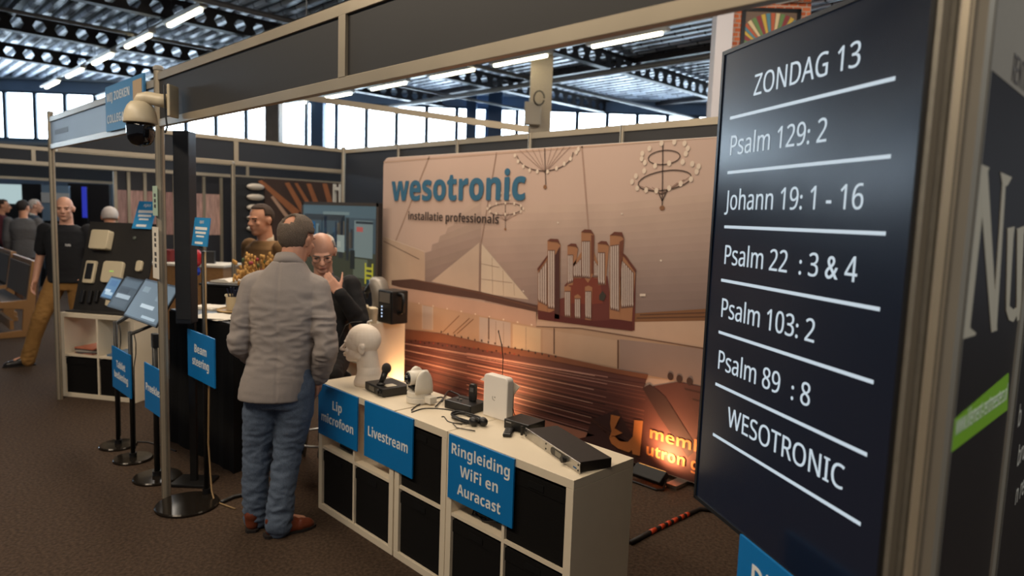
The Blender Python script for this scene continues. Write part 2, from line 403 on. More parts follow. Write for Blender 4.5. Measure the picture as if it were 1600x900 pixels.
fascia('fascia_board', 'long dark fascia board with beige rails above the stand opening', (PX + .03, FY), (RX - .07, FY), 2.205, 2.505, DARKPANEL, (1.99,))
PALE = mat('pale blue-grey fascia print', (150, 176, 208), .5, var=.03, scale=3)
fa = fascia('fascia_board', 'pale blue-grey fascia board beside the blue job advert', (LX + .02, FY), (PX - .03, FY), 2.205, 2.475, PALE)
b = mb(mat('faint grey lettering', (138, 160, 188), .6))
b.box(.16, .62, -.0062, -.005, 2.315, 2.355); b.build('faded_print', parent=fa)
# blue advert fixed to the fascia, mostly behind the dome camera
t = empty('advert_board', 'blue advert board with white capitals behind the dome camera', 'sign', (-1.68, FY - .025, 0))
b = mb(mat('washed blue advert', (52, 118, 168), .5)); b.box(0, .80, -.006, .006, 2.235, 2.525); b.build('board', parent=t)
b = mb(mat('soft white print', (200, 206, 214), .6)); put_text(b, 'WIJ ZOEKEN', .075, (.03, -.006, 2.425), (1, 0, 0), (0, 0, 1), .003, fitw=.50); put_text(b, "COLLEGA'S", .075, (.03, -.006, 2.285), (1, 0, 0), (0, 0, 1), .003, fitw=.43)
b.use(mat('tan advert picture', (176, 150, 116), .6)); b.box(.60, .77, -.0075, -.006, 2.27, 2.50); b.build('lettering', parent=t)
# side of the stand towards the windows: open, with a fascia on posts
SX = -3.80
fascia('fascia_board', 'dark navy fascia on the open side facing the windows', (SX, FY + .1), (SX, BY - .03), 2.215, 2.50, NAVYPANEL, (1.62,), rail=.04)
post('booth_post', 'aluminium post standing in the open window side of the stand', SX, 1.07, 2.22, .022)
post('booth_post', 'aluminium post in the back corner above the wall screen', SX, BY, 2.5, .026)
# back partition
t = empty('back_partition', 'dark panelled back partition with aluminium posts behind the printed banner', 'partition', (0, BY, 0))
xs = [SX + .03, -2.66, -1.67, -.68, .31, 1.30, 2.29, RX]
for i, (x0, x1) in enumerate(zip(xs, xs[1:])):
    b = mb(NAVYPANEL if i == 0 else DARKPANEL); b.box(x0 + .02, x1 - .02, -.004, .004, .06, 2.46); b.build('panel', parent=t)
    if i:
        b = mb(ALU); post_mb(b, x0, 0, 0, 2.5, .021); b.build('post', parent=t)
    b = mb(ALU); b.box(x0 + .018, x1 - .018, -.012, .012, 2.45, 2.50); b.build('top_rail', parent=t)
    b = mb(ALU); b.box(x0 + .018, x1 - .018, -.012, .012, .02, .06); b.build('bottom_rail', parent=t)
# rail running diagonally over the stand and a lamp bar on it
q0, q1 = ony(480, 152, 3.4), ony(815, 211, 2.9)
t = empty('cross_bar', 'beige aluminium bar sloping across the windows above the back partition', 'bar', (SX, 4.6, 0))
b = mb(ALU); e0 = onz(475, 152, 2.98); e1 = Vector((-.72, BY + .02, 2.535)); b.obox((e0 + e1) / 2 - Vector(t.location), (e1 - e0), (e1 - e0).cross(Vector((0, 0, 1))).normalized(), (0, 0, 1), .5, .012, .03); b.build('bar', parent=t)
b = mb(BLACKMETAL); b.cyl(e0 - Vector(t.location) + Vector((.05, 0, .03)), (e0.x - t.location.x + .05, e0.y - t.location.y, 4.86), .004, n=6); b.build('hanger_wire', parent=t)
# side partition towards the neighbour, with the neighbour's prints on its far face
t = empty('side_partition', 'neighbouring stand wall printed with large cream serif letters and a green web strip', 'partition', (RX, 0, 0))
WALLP = mat('dark brown wall print', (36, 29, 24), .45, var=.1, scale=2)
WALLB = mat('beige wall print', (150, 138, 120), .5, var=.02)
FX = .0125                                    # printed face, looking away from the stand
def wp(x, y):                                # pixel -> (y, z) on the printed face
    q = onx(x, y, RX + FX); return (q.y, q.z)
ysegs = [FY + .02, -.05, .95, 1.95, BY]
for y0, y1 in zip(ysegs, ysegs[1:]):
    b = mb(WALLP); b.box(-.006, FX, y0 + .02, y1 - .02, .05, 2.46); b.build('panel', parent=t)
    b = mb(ALU); b.box(-.016, .016, y0 + .02, y1 - .02, 2.46, 2.5); b.box(-.016, .016, y0 + .02, y1 - .02, .01, .05); b.build('rail', parent=t)
for y in ysegs[1:-1]:
    b = mb(ALU); post_mb(b, 0, y, 0, 2.5, .024); b.build('post', parent=t)
b = mb(WALLB)
dl = [wp(1535, 98), wp(1600, 152)]; sl = (dl[1][1] - dl[0][1]) / (dl[1][0] - dl[0][0])
b.prism([(FY + .041, dl[0][1] + sl * (FY + .041 - dl[0][0])), (-.071, dl[0][1] + sl * (-.071 - dl[0][0])), (-.071, 2.459), (FY + .041, 2.459)], FX, FX + .0008, 'yz')
b.prism([(-.029, 2.0), (.93, 1.2), (.93, 2.459), (-.029, 2.459)], FX, FX + .0008, 'yz')
b.use(mat('cream serif print', (190, 176, 150), .5))
SL = [.0010]
def serif_poly(pts):
    SL[0] += .00012; b.prism([wp(*p) for p in pts], FX, FX + SL[0], 'yz')
# the large N and u of the slogan, stroke by stroke
serif_poly([(1526, 254), (1545, 262), (1541, 270), (1513, 527), (1503, 530), (1531, 268)])
serif_poly([(1527, 256), (1542, 262), (1557, 516), (1548, 519)])
serif_poly([(1562, 269), (1580, 277), (1573, 290), (1570, 291), (1556, 516), (1549, 519), (1565, 288)])
serif_poly([(1500, 530), (1503, 522), (1510, 512), (1514, 512), (1524, 520), (1522, 524)])
serif_poly([(1573, 357), (1584, 354), (1582, 372), (1576, 478), (1571, 470), (1573, 372)])
serif_poly([(1571, 460), (1576, 478), (1583, 484), (1590, 478), (1590, 488), (1582, 503), (1575, 500), (1571, 486)])
serif_poly([(1588, 358), (1600, 353), (1598, 368), (1593, 490), (1598, 484), (1597, 494), (1588, 502), (1587, 492)])
gy0, gy1 = FY + .041, -.075
G = [wp(1478, 712), wp(1573, 640), wp(1575, 583), wp(1480, 665)]
b.use(mat('lime green strip', (128, 176, 34), .5)); b.prism(G, FX, FX + .0015, 'yz')
b.use(mat('pale green white print', (226, 232, 206), .5))
v0 = Vector((0, G[0][0], G[0][1])); v1 = Vector((0, G[1][0], G[1][1])); dirv = (v1 - v0).normalized(); upv = Vector((0, -dirv.z, dirv.y)); Lg = (v1 - v0).length
put_text(b, 'www.klement-rentmeesters.nl', .05, Vector((FX + .001, G[0][0], G[0][1])) + dirv * .04 + upv * .028, dirv, upv, .0, fitw=Lg * .86, lift=.001)
b.use(mat('plum print', (120, 30, 60), .5)); put_text(b, 'Klement', .16, (FX, -.34, 2.135), (0, 1, 0), (0, 0, 1), .004, fitw=.26, lift=.0015)
b.use(mat('grey print', (96, 88, 82), .6)); put_text(b, 'RENTMEESTERS', .07, (FX, -.42, 2.045), (0, 1, 0), (0, 0, 1), 0, fitw=.345, lift=.0015)
b.use(mat('cream small print', (196, 188, 172), .5))
for tx, px, py in (('b', 1588, 668), ('bru', 1587, 730), ('n relig', 1584, 790)):
    q = wp(px, py); put_text(b, tx, .075, (FX, q[0], q[1]), (0, 1, 0), (0, 0, 1), 0, sx=.9, lift=.0015)
b.build('print', parent=t)
# cluster of front posts where the two stands meet
post('booth_post', 'beige aluminium end post between the scripture screen and the printed neighbour wall', RX + .006, FY - .05, 2.52, .026)
t = empty('booth_post', 'grey grooved aluminium post close behind the edge of the scripture screen', 'post', (RX - .038, FY - .03, 0))
b = mb(mat('weathered aluminium', (140, 134, 122), .4, .5, var=.1)); post_mb(b, 0, 0, 0, 2.2, .019, mat('weathered aluminium', (0, 0, 0))); b.build('profile', parent=t)
b = mb(BLACKPL); b.box(-.026, -.019, -.008, .008, 0, 2.2); b.build('seal_strip', parent=t)
# paper notices taped to the camera post
def notice(name, label, x0, x1, z0, z1, m, lines):
    y = FY - .034
    t = empty(name, label, 'notice', ((x0 + x1) / 2, y, 0))
    w = (x1 - x0) / 2; b = mb(m); b.box(-w, w, -.001, .001, z0, z1); b.build('sheet', parent=t)
    b = mb(mat('dark grey print', (70, 68, 66), .6))
    for s, zz, h in lines:
        for k in range(s): b.box(-h * .3, h * .3, -.0018, -.001, zz + k * h * .62, zz + k * h * .62 + h * .40)
    b.build('blurred_print', parent=t)
notice('paper_notice', 'small pale green notice taped high on the camera post', PX - .03, PX + .05, 1.70, 1.87, mat('pale green paper', (168, 190, 172), .8), [(3, 1.745, .05)])
notice('paper_notice', 'tall white notice with vertical dark words under the green one', PX - .05, PX + .055, 1.335, 1.635, PAPER, [(3, 1.40, .055), (3, 1.52, .05)])

# ------------------------------------------------------------------ dome camera on its wall arm
DOMEW = mat('cream camera housing', (206, 192, 164), .4, var=.02)
CRH = Vector((CR.x, CR.y, 0)).normalized()
pl = ony(272, 158, FY - .055); dcx = pl - CRH * .178; kd = ray(221, 193); zb = CP.z + kd.z * ((dcx - CP).dot(CF) / 1.0); zb = dcx.z + (CP + ray(221, 193) * (dcx - CP).dot(CF)).z - (CP + ray(221, 158) * (dcx - CP).dot(CF)).z
t = empty('dome_camera', 'cream dome security camera with black glass on a bent wall arm', 'security camera', (dcx.x, dcx.y, 0))
b = mb(DOMEW); b.lathe([(.034, zb + .108), (.045, zb + .105), (.062, zb + .085), (.075, zb + .055), (.081, zb + .02), (.083, zb), (.080, zb - .004), (.070, zb - .004)], 32); b.build('housing', parent=t, smooth=True)
b = mb(mat('black glossy dome', (12, 12, 16), .08, spec=.8)); b.lathe([(.067, zb - .0045), (.069, zb - .02), (.068, zb - .06), (.062, zb - .09), (.046, zb - .112), (.022, zb - .122), (.002, zb - .124)], 32); b.build('dome_glass', parent=t, smooth=True)
za = pl.z
b = mb(DOMEW); b.tube([(0, 0, zb + .10), (0, 0, za - .02), tuple(CRH * .012 + Vector((0, 0, za + .005))), tuple(CRH * .04 + Vector((0, 0, za + .012))), tuple(CRH * .11 + Vector((0, 0, za))), tuple(CRH * .166 + Vector((0, 0, za - .004)))], [.036, .036, .036, .033, .034, .040], 18); b.build('arm', parent=t, smooth=True)
b = mb(DOMEW); sd = Vector((-CRH.y, CRH.x, 0)); b.obox(CRH * .172 + Vector((0, 0, za - .002)), CRH, sd, (0, 0, 1), .008, .05, .082); b.build('mounting_plate', parent=t, bevel=.005)
b = mb(BLACKPL); q = CRH * .150 - sd * .045; b.tube([q + Vector((0, 0, za + .075)), q + Vector((.006, 0, za)), q + CRH * .004 + Vector((0, 0, za - .07)), q + CRH * .012 + Vector((0, 0, za - .14)), q + CRH * .0 + Vector((0, 0, za - .17))], .005, 6); b.build('cable', parent=t)
# ------------------------------------------------------------------ cube shelving with fabric boxes
KH, KD, KO, KI = .77, .39, .038, .016
def cube_shelf(name, label, cols, loc, rz=0., group=None):
    c = .335; W = 2 * KO + cols * c + (cols - 1) * KI
    t = empty(name, label, 'shelf unit', loc, rz, group)
    b = mb(WHITELAM); b.box(0, W, 0, KD, KH - KO, KH); b.build('top_board', parent=t, bevel=.0015)
    b = mb(WHITELAM); b.box(0, W, 0, KD, 0, KO); b.build('bottom_board', parent=t, bevel=.0015)
    for x in (0, W - KO):
        b = mb(WHITELAM); b.box(x, x + KO, 0, KD, KO + .0005, KH - KO - .0005); b.build('side_board', parent=t, bevel=.0015)
    for k in range(1, cols):
        x = KO + k * c + (k - 1) * KI; b = mb(WHITELAM); b.box(x, x + KI, .003, KD - .003, KO, KH - KO); b.build('divider', parent=t)
    z = KH / 2 - KI / 2
    for k in range(cols):
        x = KO + k * (c + KI); b = mb(WHITELAM); b.box(x, x + c, .003, KD - .003, z, z + KI); b.build('shelf_board', parent=t)
    return t
def cell(cols_i, row): return KO + cols_i * (.335 + KI), (KO if row == 0 else KH / 2 + KI / 2)
BOXM = mat('black storage box fabric', (15, 13, 12), .95, spec=.2, bump=.25, scale=500, var=.15)
def storage_box(label, shelf, ci, row, group):
    """open-topped fabric box that fills one opening"""
    x, z = cell(ci, row); T = Matrix.Translation(shelf.location) @ Matrix.Rotation(shelf.rotation_euler.z, 4, 'Z')
    p = T @ Vector((x + .1675, .012, z + .001))
    t = empty('storage_box', label, 'storage box', p, shelf.rotation_euler.z, group)
    w, h, d = .163, .322, .36
    b = mb(BOXM); b.box(-w, w, 0, .008, 0, h); b.box(-w, -w + .006, .008, d, 0, h); b.box(w - .006, w, .008, d, 0, h); b.box(-w, w, d - .006, d, 0, h); b.box(-w, w, 0, d, 0, .006)
    b.build('body', parent=t, bevel=.004)
    b = mb(BOXM); b.box(-w - .001, w + .001, -.003, .0, h - .06, h - .004); b.build('hem', parent=t)
    b = mb(BLACKFAB); b.box(-.045, .045, -.006, -.003, h - .05, h - .02); b.build('pull_tab', parent=t, bevel=.002)
    return t
G1 = None
KA = cube_shelf('cube_shelf', 'white cube shelf under the mannequin head, carrying the lip microphone and livestream signs', 2, (0, 0, 0))
KB = cube_shelf('cube_shelf', 'narrow white shelf of two stacked cubes between the two wider shelf units', 1, (.773, 0, 0))
KC = cube_shelf('cube_shelf', 'white cube shelf with the grey end panel under the rack amplifier', 2, (1.188, 0, 0))
GB = 'black fabric boxes in the front shelves'
storage_box('black fabric box in the bottom cube below the lip microphone sign', KA, 0, 0, GB)
storage_box('black fabric box in the bottom cube below the livestream sign', KA, 1, 0, GB)
storage_box('upper black fabric box in the narrow shelf, partly behind the livestream sign', KB, 0, 1, GB)
storage_box('lower black fabric box in the narrow two-cube shelf', KB, 0, 0, GB)
storage_box('black fabric box under the cube holding a small cabled device', KC, 0, 0, GB)
storage_box('black fabric box in the top cube directly under the rack amplifier', KC, 1, 1, GB)
storage_box('black fabric box in the bottom cube beside the grey end panel', KC, 1, 0, GB)
b = mb(BLACKPL); b.box(-.12, .12, -.09, .09, 0, .06)
for i in range(5): b.box(-.10 + i * .045, -.075 + i * .045, -.093, -.09, .02, .035)
o = b.build('recorder_box', bevel=.006, loc=(.24, .16, .3935)); tag(o, 'low black device in the cube below the lip microphone sign', 'electronic device')
b = mb(BLACKPL); b.box(-.13, .13, -.08, .08, 0, .035); b.tube([(-.10, -.10, .008), (-.02, -.13, .01), (.05, -.115, .03), (.10, -.05, .04)], .005, 6); b.tube([(-.13, 0, .02), (-.15, -.06, .01), (-.1, -.12, .007), (-.03, -.10, .007)], .005, 6)
o = b.build('receiver_box', bevel=.004, loc=(1.42, .17, .3935)); tag(o, 'flat black device with a loose cable in the cube below the ringleiding sign', 'electronic device')

# ------------------------------------------------------------------ blue signs
def blue_sign(label, w, h, loc, rz, lines, size=.062, group=None, tilt=0., bold=.0022):
    """lines: (text, baseline height from the sign's bottom)"""
    t = empty('blue_sign', label, 'sign', loc, rz, group); t.rotation_euler = (tilt, 0, rz)
    b = mb(BLUE); b.box(-w / 2, w / 2, -.004, .004, 0, h); b.build('board', parent=t)
    b = mb(WHITEINK)
    for s, z, *k in lines: put_text(b, s, size, (0, -.004, z), (1, 0, 0), (0, 0, 1), bold, align='CENTER', lift=.0008, fitw=k[0] if k else None)
    b.build('lettering', parent=t)
    return t
SG = 'blue product signs along the stand'
blue_sign('blue sign reading lip microfoon on the shelf under the mannequin head', .42, .30, (.222, -.006, .466), 0, [('Lip', .175, .10), ('microfoon', .085, .345)], .072, SG)
blue_sign('blue sign reading livestream on the shelf under the white camera', .43, .30, (.718, -.006, .466), 0, [('Livestream', .12, .355)], .074, SG)
blue_sign('blue sign reading ringleiding, wifi en auracast on the shelf under the black wireless gear', .425, .30, (1.422, -.006, .466), 0, [('Ringleiding', .215, .38), ('WiFi en', .125, .25), ('Auracast', .037, .285)], .07, SG)

# ------------------------------------------------------------------ things on top of the shelves
ZT = KH
# mannequin head
HEADW = mat('matte white mannequin', (238, 222, 204), .5, var=.015)
b = mb()
b.ell((0, -.012, .268), .079, .102, .092, 24, 16); b.ell((0, .022, .25), .070, .078, .075, 22, 14)
b.ell((0, .040, .198), .056, .056, .062, 20, 12); b.ell((0, .074, .154), .026, .022, .020); b.cap((-.036, .012, .172), (0, .070, .152), .024, .022); b.cap((.036, .012, .172), (0, .070, .152), .024, .022)
b.cap((0, .094, .242), (0, .122, .205), .009, .0125); b.ell((-.010, .110, .200), .009, .010, .007); b.ell((.010, .110, .200), .009, .010, .007)
b.ell((0, .090, .256), .046, .013, .010); b.ell((-.034, .080, .205), .020, .014, .016); b.ell((.034, .080, .205), .020, .014, .016)
b.ell((0, .101, .180), .021, .012, .0065); b.ell((0, .099, .169), .019, .012, .007)
for s in (-1, 1):
    b.ell((s * .077, -.018, .222), .009, .021, .033); b.ell((s * .083, -.026, .236), .008, .016, .018)
b.cap((0, -.030, .215), (0, -.05, .07), .056, .062, 24); b.cap((0, -.012, .175), (0, -.03, .07), .046, .056, 24); b.lathe([(.002, .001), (.088, .0), (.090, .02), (.074, .06), (.064, .10), (.055, .12)], 32, (0, -.045, 0))
me = remesh(b, .0032, 4)
for v in me.vertices: v.co *= .98
t = empty('mannequin_head', 'white bald mannequin head in profile wearing a thin headset microphone', 'mannequin head', (.195, .165, ZT), R(132))
link_mesh('head', me, HEADW, t)
b = mb(mat('black headset wire', (30, 26, 24), .5)); b.tube([(.04, .112, .33), (.045, .13, .29), (.035, .145, .245), (.02, .15, .20), (.0, .142, .178)], .0028, 6); b.tube([(.06, .02, .355), (.05, .08, .35), (.04, .112, .33)], .0028, 6); b.ell((-.004, .141, .176), .010, .009, .008); b.build('headset_microphone', parent=t)
# white strap hanging before the face (the white frame of the lip microphone stand)
t = empty('microphone_stand', 'thin white stand tube rising before the mannequin face', 'stand', (.06, .30, ZT))
b = mb(WHITEPL); b.lathe([(.04, 0), (.04, .012), (.012, .016)], 20); b.build('base', parent=t)
b = mb(WHITEPL); b.tube([(0, 0, .012), (0, 0, .22), (-.02, -.012, .29), (0, -.01, .335), (.03, -.005, .345)], .006, 8); b.build('tube', parent=t, smooth=True)
# wireless receiver with handheld microphone lying across it
t = empty('microphone_receiver', 'black half-rack wireless receiver beside the mannequin base', 'audio receiver', (.435, .18, ZT), R(-6))
b = mb(BLACKPL); b.box(-.105, .105, -.085, .085, .004, .048); b.build('case', parent=t, bevel=.004)
b = mb(mat('grey display window', (96, 92, 84), .3)); b.box(-.05, .01, -.0875, -.085, .014, .038); b.build('display', parent=t)
b = mb(BLACKMETAL); b.cyl((.06, -.085, .026), (.06, -.098, .026), .013); b.cyl((.086, -.085, .026), (.086, -.093, .026), .007); b.build('knob', parent=t)
b = mb(mat('pale paper label', (200, 190, 170), .7)); b.box(.02, .075, -.04, .02, .048, .0488); b.build('label_sticker', parent=t)
for x, y in ((-.09, -.07), (.09, -.07), (-.09, .07), (.09, .07)):
    b = mb(BLACKPL); b.cyl((x, y, 0), (x, y, .004), .01); b.build('foot', parent=t)
mo = Vector((.445, .13, ZT + .0495))
t = empty('handheld_microphone', 'black handheld microphone standing tilted on the wireless receiver', 'microphone', mo)
top = Vector((.0, .035, .088)); 
b = mb(BLACKPL); b.tube([(0, 0, .014), top * .45, top * .8], [.013, .016, .019], 14); b.build('handle', parent=t, smooth=True)
b = mb(mat('dark steel mesh', (58, 56, 54), .4, .6, bump=.6, scale=900)); b.ell(top * 1.0, .027, .027, .03); b.lathe([(.0, 0)] if 0 else [(.02, -.012), (.026, -.006), (.026, .004)], 16, top * .97 + Vector((0, 0, 0))); b.build('grille', parent=t, smooth=True)
b = mb(BLACKPL); b.lathe([(.024, 0), (.024, .008), (.012, .016), (.012, .022)], 16); b.build('clip', parent=t)
# PTZ camera
t = empty('ptz_camera', 'white motorised camera with a round black lens turned towards the mannequin', 'camera', (.70, .20, ZT), R(0))
b = mb(WHITEPL); b.lathe([(.062, .0), (.068, .004), (.068, .03), (.064, .034), (.064, .055), (.058, .06)], 36); b.build('base', parent=t, smooth=False)
b = mb(mat('thin dark seam', (60, 54, 48), .6)); b.lathe([(.0655, .0305), (.0655, .0335)], 36); b.build('seam', parent=t)
hd = Vector((-.22, -.97, 0)).normalized(); hs = Vector((-hd.y, hd.x, 0))
for s in (-1, 1):
    b = mb(WHITEPL); rs = []
    for z, wd in ((.056, .052), (.09, .052), (.13, .046), (.155, .036), (.172, .022), (.178, .008)):
        c = hs * s * .052 + Vector((0, 0, z)) - hd * .004; rs.append([c + hd * wd * math.cos(a) + hs * .014 * math.sin(a) for a in (i * math.pi / 8 for i in range(16))])
    b.rings(rs); b.build('yoke_arm', parent=t, smooth=True)
b = mb(WHITEPL); c0 = Vector((0, 0, .132)); b.tube([c0 - hd * .052, c0 - hd * .044, c0 + hd * .03, c0 + hd * .062, c0 + hd * .064], [.02, .036, .039, .038, .034], 24); b.build('camera_head', parent=t, smooth=True)
b = mb(mat('black glass lens', (14, 14, 18), .1, spec=.9)); b.tube([c0 + hd * .0635, c0 + hd * .070, c0 + hd * .071], [.0335, .032, .024], 24); b.ell(c0 + hd * .068, .018, .018, .018); b.build('lens', parent=t, smooth=True)
b = mb(BLACKPL); b.obox(c0 + hd * .038 - Vector((0, 0, .048)), hd, hs, (0, 0, 1), .012, .034, .008); b.build('infrared_window', parent=t)
b = mb(WHITEPL); b.box(.06, .11, -.012, .035, .008, .045); b.build('plug_housing', parent=t, bevel=.004)
# black cables on the top
def cable(label, pts, r, z0=ZT, name='cable', m=None):
    P = [Vector((x, y, z0 + r + .0003 + (h if False else 0))) if len(q) == 2 else Vector((q[0], q[1], z0 + q[2] + r)) for q in pts for x, y, h in [(q[0], q[1], 0)]]
    S = []
    for i in range(len(P) - 1):
        a, p, q, d = P[max(i - 1, 0)], P[i], P[i + 1], P[min(i + 2, len(P) - 1)]
        for k in range(5):
            u = k / 5; S.append(.5 * ((2 * p) + (q - a) * u + (2 * a - 5 * p + 4 * q - d) * u * u + (3 * p - a - 3 * q + d) * u ** 3))
    S.append(P[-1]); b = mb(m or BLACKPL); b.tube(S, r, 6); o = b.build(name, smooth=True); tag(o, label, 'cable'); return o
def T(x, y, z=ZT): q = onz(x, y, z); return (q.x, q.y)
cable('thin black cable from the white camera towards the charger box', [(.86, .185, .006), T(692, 622), T(670, 626), T(650, 636), T(643, 642)], .0035)
cable('thin black cable lying straight across the top behind the headset coil', [T(643, 645), T(665, 639), T(700, 641), T(722, 648)], .003)
cable('loose thin black lead curling from the camera to the headset coil', [T(690, 652), T(694, 652), T(697, 656), T(702, 660), T(722, 664)], .0025)
cable('black power lead behind the white camera', [(.845, .24, .02), T(700, 613), T(712, 616), T(722, 622)], .0045)
# coiled headset
hc = onz(730, 657, ZT); t = empty('wired_headset', 'coiled black wired headset lying before the charger box', 'headset', (hc.x, hc.y, ZT), 0)
b = mb(BLACKPL)
for i, (rx, ry, ph) in enumerate(((.085, .05, 0), (.09, .045, .3), (.08, .055, -.2), (.095, .05, .1))):
    q = [Vector((rx * math.cos(a + ph) - .01, ry * math.sin(a + ph), .006 + .004 * i + .003 * math.sin(3 * a))) for a in (k * 2 * math.pi / 28 for k in range(28))]
    b.tube(q, .0045, 6, closed=True)
b.build('cable_coil', parent=t, smooth=True)
for x, y in ((.085, -.035), (.115, .0)):
    b = mb(BLACKPL); b.ell((x, y, .022), .026, .02, .022); b.build('ear_cup', parent=t, smooth=True)
b = mb(mat('grey metal', (110, 106, 100), .4, .7)); b.tube([(.065, -.055, .008), (.0, -.095, .006), (.07, -.125, .006), (.16, -.09, .006)], .003, 6); b.build('microphone_boom', parent=t, smooth=True)
# charger box with handset
c = onz(726, 630, ZT); q0, q1, q2 = onz(694, 637, ZT), onz(733, 648, ZT), onz(757, 640, ZT)
a = math.atan2((q1 - q0).y, (q1 - q0).x)
t = empty('charger_base', 'black desk charger box with two small silver buttons', 'charger', (q0.x, q0.y, ZT), a)
b = mb(BLACKPL); b.box(0, .185, 0, .13, 0, .045); b.build('case', parent=t, bevel=.005)
for x in (.05, .075):
    b = mb(CHROME); b.cyl((x, .045, .045), (x, .045, .053), .007); b.build('button', parent=t)
b = mb(BLACKMETAL); b.box(.02, .09, .085, .11, .0451, .0475); b.build('slot', parent=t)
hp = Matrix.Translation((q0.x, q0.y, ZT)) @ Matrix.Rotation(a, 4, 'Z') @ Vector((.125, .08, .0455))
t = empty('handset', 'small black handset standing upright in the charger box', 'handset', hp, R(10))
b = mb(BLACKPL); b.prism([(-.018, 0), (.018, 0), (.021, .03), (.021, .08), (.012, .09), (-.012, .09), (-.021, .08), (-.021, .03)], -.011, .011); b.build('case', parent=t, bevel=.004)
b = mb(mat('grey handset screen', (86, 86, 88), .25)); b.box(-.012, .012, -.0125, -.011, .05, .072); b.build('screen', parent=t)
# access point
q0, q1 = onz(754, 648, ZT), onz(791, 660, ZT); a = math.atan2((q1 - q0).y, (q1 - q0).x); W = (q1 - q0).length
t = empty('access_point', 'upright white rounded wireless access point with a grey emblem', 'access point', (q0.x, q0.y, ZT), a)
h = .215; r = .022; pl = []
for cx, cz, a0 in ((W - r, h - r, 0), (r, h - r, 90), (.006, .006, 180), (W - .006, .006, 270)):
    rr = r if cz > .1 else .006; pl += [(cx + rr * math.cos(R(a0 + k * 15)), cz + rr * math.sin(R(a0 + k * 15))) for k in range(7)]
b = mb(mat('satin white plastic', (244, 238, 230), .35)); b.prism(pl, 0, .045); b.build('case', parent=t, bevel=.006, seg=3)
b = mb(mat('grey emblem', (176, 168, 158), .5)); b.lathe([(.0, -.001)] if 0 else [(.004, -.0012), (.004, -.0002)], 12, (W * .5, 0, h * .50), 'y')
b.tube([(W * .5 - .004 + .012 * math.cos(R(k * 20 + 150)), -.0008, h * .5 - .004 + .012 * math.sin(R(k * 20 + 150))) for k in range(8)], .0018, 6); b.build('emblem', parent=t)
# clear white card folded behind it
q = onz(770, 640, ZT)
t = empty('folded_card', 'open white folded card leaning behind the access point', 'card', (1.20, .374, ZT), 0)
zc = [ony(x, y, .374) for x, y in ((750, 593), (766, 583), (786, 589), (804, 599), (812, 604), (803, 616))]
b = mb(PAPER); P = [Vector((v.x - 1.20, v.y - .374, v.z - ZT)) for v in zc]
o3 = Vector((0, .012, 0)); l = Vector((0, 0, -1))
lo = [P[0], P[1], P[2], P[3], P[4], P[5]]
b.rings([[p for p in lo], [p + Vector((0, .004, 0)) for p in lo]])
b.box(P[0].x + .03, P[5].x - .005, .004, .0065, .0, P[5].z)
b.build('sheet', parent=t)
# small black box and remote
q0, q1, q2 = onz(790, 672, ZT), onz(836, 686, ZT), onz(856, 672, ZT); a = math.atan2((q1 - q0).y, (q1 - q0).x)
t = empty('control_box', 'small matte black box between the access point and the rack amplifier', 'electronic device', (q0.x - .025, q0.y + .012, ZT), a)
b = mb(BLACKPL); b.box(0, .150, 0, .125, .002, .048); b.build('case', parent=t, bevel=.003)
b = mb(mat('pale marking', (150, 146, 140), .6)); b.box(.012, .045, -.0006, 0, .033, .039); b.build('marking', parent=t)
q = onz(799, 677, ZT); t = empty('remote_control', 'small black remote lying before the control box', 'remote control', (q.x - .0, q.y - .02, ZT), R(128))
b = mb(BLACKPL); b.box(-.05, .05, -.02, .02, 0, .018); b.build('case', parent=t, bevel=.006)
b = mb(mat('dark grey keys', (60, 58, 56), .6))
for i in range(3): b.box(-.03 + i * .022, -.015 + i * .022, -.01, .01, .018, .0195)
b.build('keypad', parent=t)
# rack amplifier
q0, q1 = onz(820, 683, ZT), onz(905, 741, ZT); a = math.atan2((q1 - q0).y, (q1 - q0).x)
t = empty('rack_amplifier', 'slim black rack amplifier with a silver front panel and display', 'amplifier', (q0.x, q0.y, ZT), a)
b = mb(mat('dark brown-black casing', (34, 29, 27), .5, .2, var=.1, scale=40)); b.box(.015, .465, .004, .158, .003, .043); b.build('case', parent=t, bevel=.0015)
b = mb(CHROME); b.box(0, .48, 0, .004, 0, .045); b.build('front_panel', parent=t, bevel=.001)
b = mb(BLACKPL); pl = [(.26 + .1 * s + .016 * math.cos(R(x)), .0225 + .016 * math.sin(R(x))) for s, rng in ((1, range(-90, 91, 20)), (0, range(90, 271, 20))) for x in rng]; b.prism(pl, -.0015, 0); b.build('control_strip', parent=t)
b = mb(mat('grey lcd', (120, 116, 104), .3)); b.box(.285, .335, -.0025, -.0015, .012, .034); b.build('display', parent=t)
b = mb(BLACKPL); b.cyl((.365, -.0015, .0225), (.365, -.018, .0225), .013, n=20); b.build('knob', parent=t)
for x in (.012, .468, .20):
    b = mb(BLACKMETAL); b.cyl((x, 0, .012), (x, -.002, .012), .004, n=10); b.cyl((x, 0, .034), (x, -.002, .034), .004, n=10); b.build('screw', parent=t)
b = mb(mat('blue marking', (40, 90, 140), .6)); b.box(.43, .455, -.0008, 0, .012, .018); b.build('emblem', parent=t)
b = mb(BLACKPL); b.cyl((-.008, -.012, .008), (-.008, -.012, .05), .006, n=10); b.build('handle', parent=t)
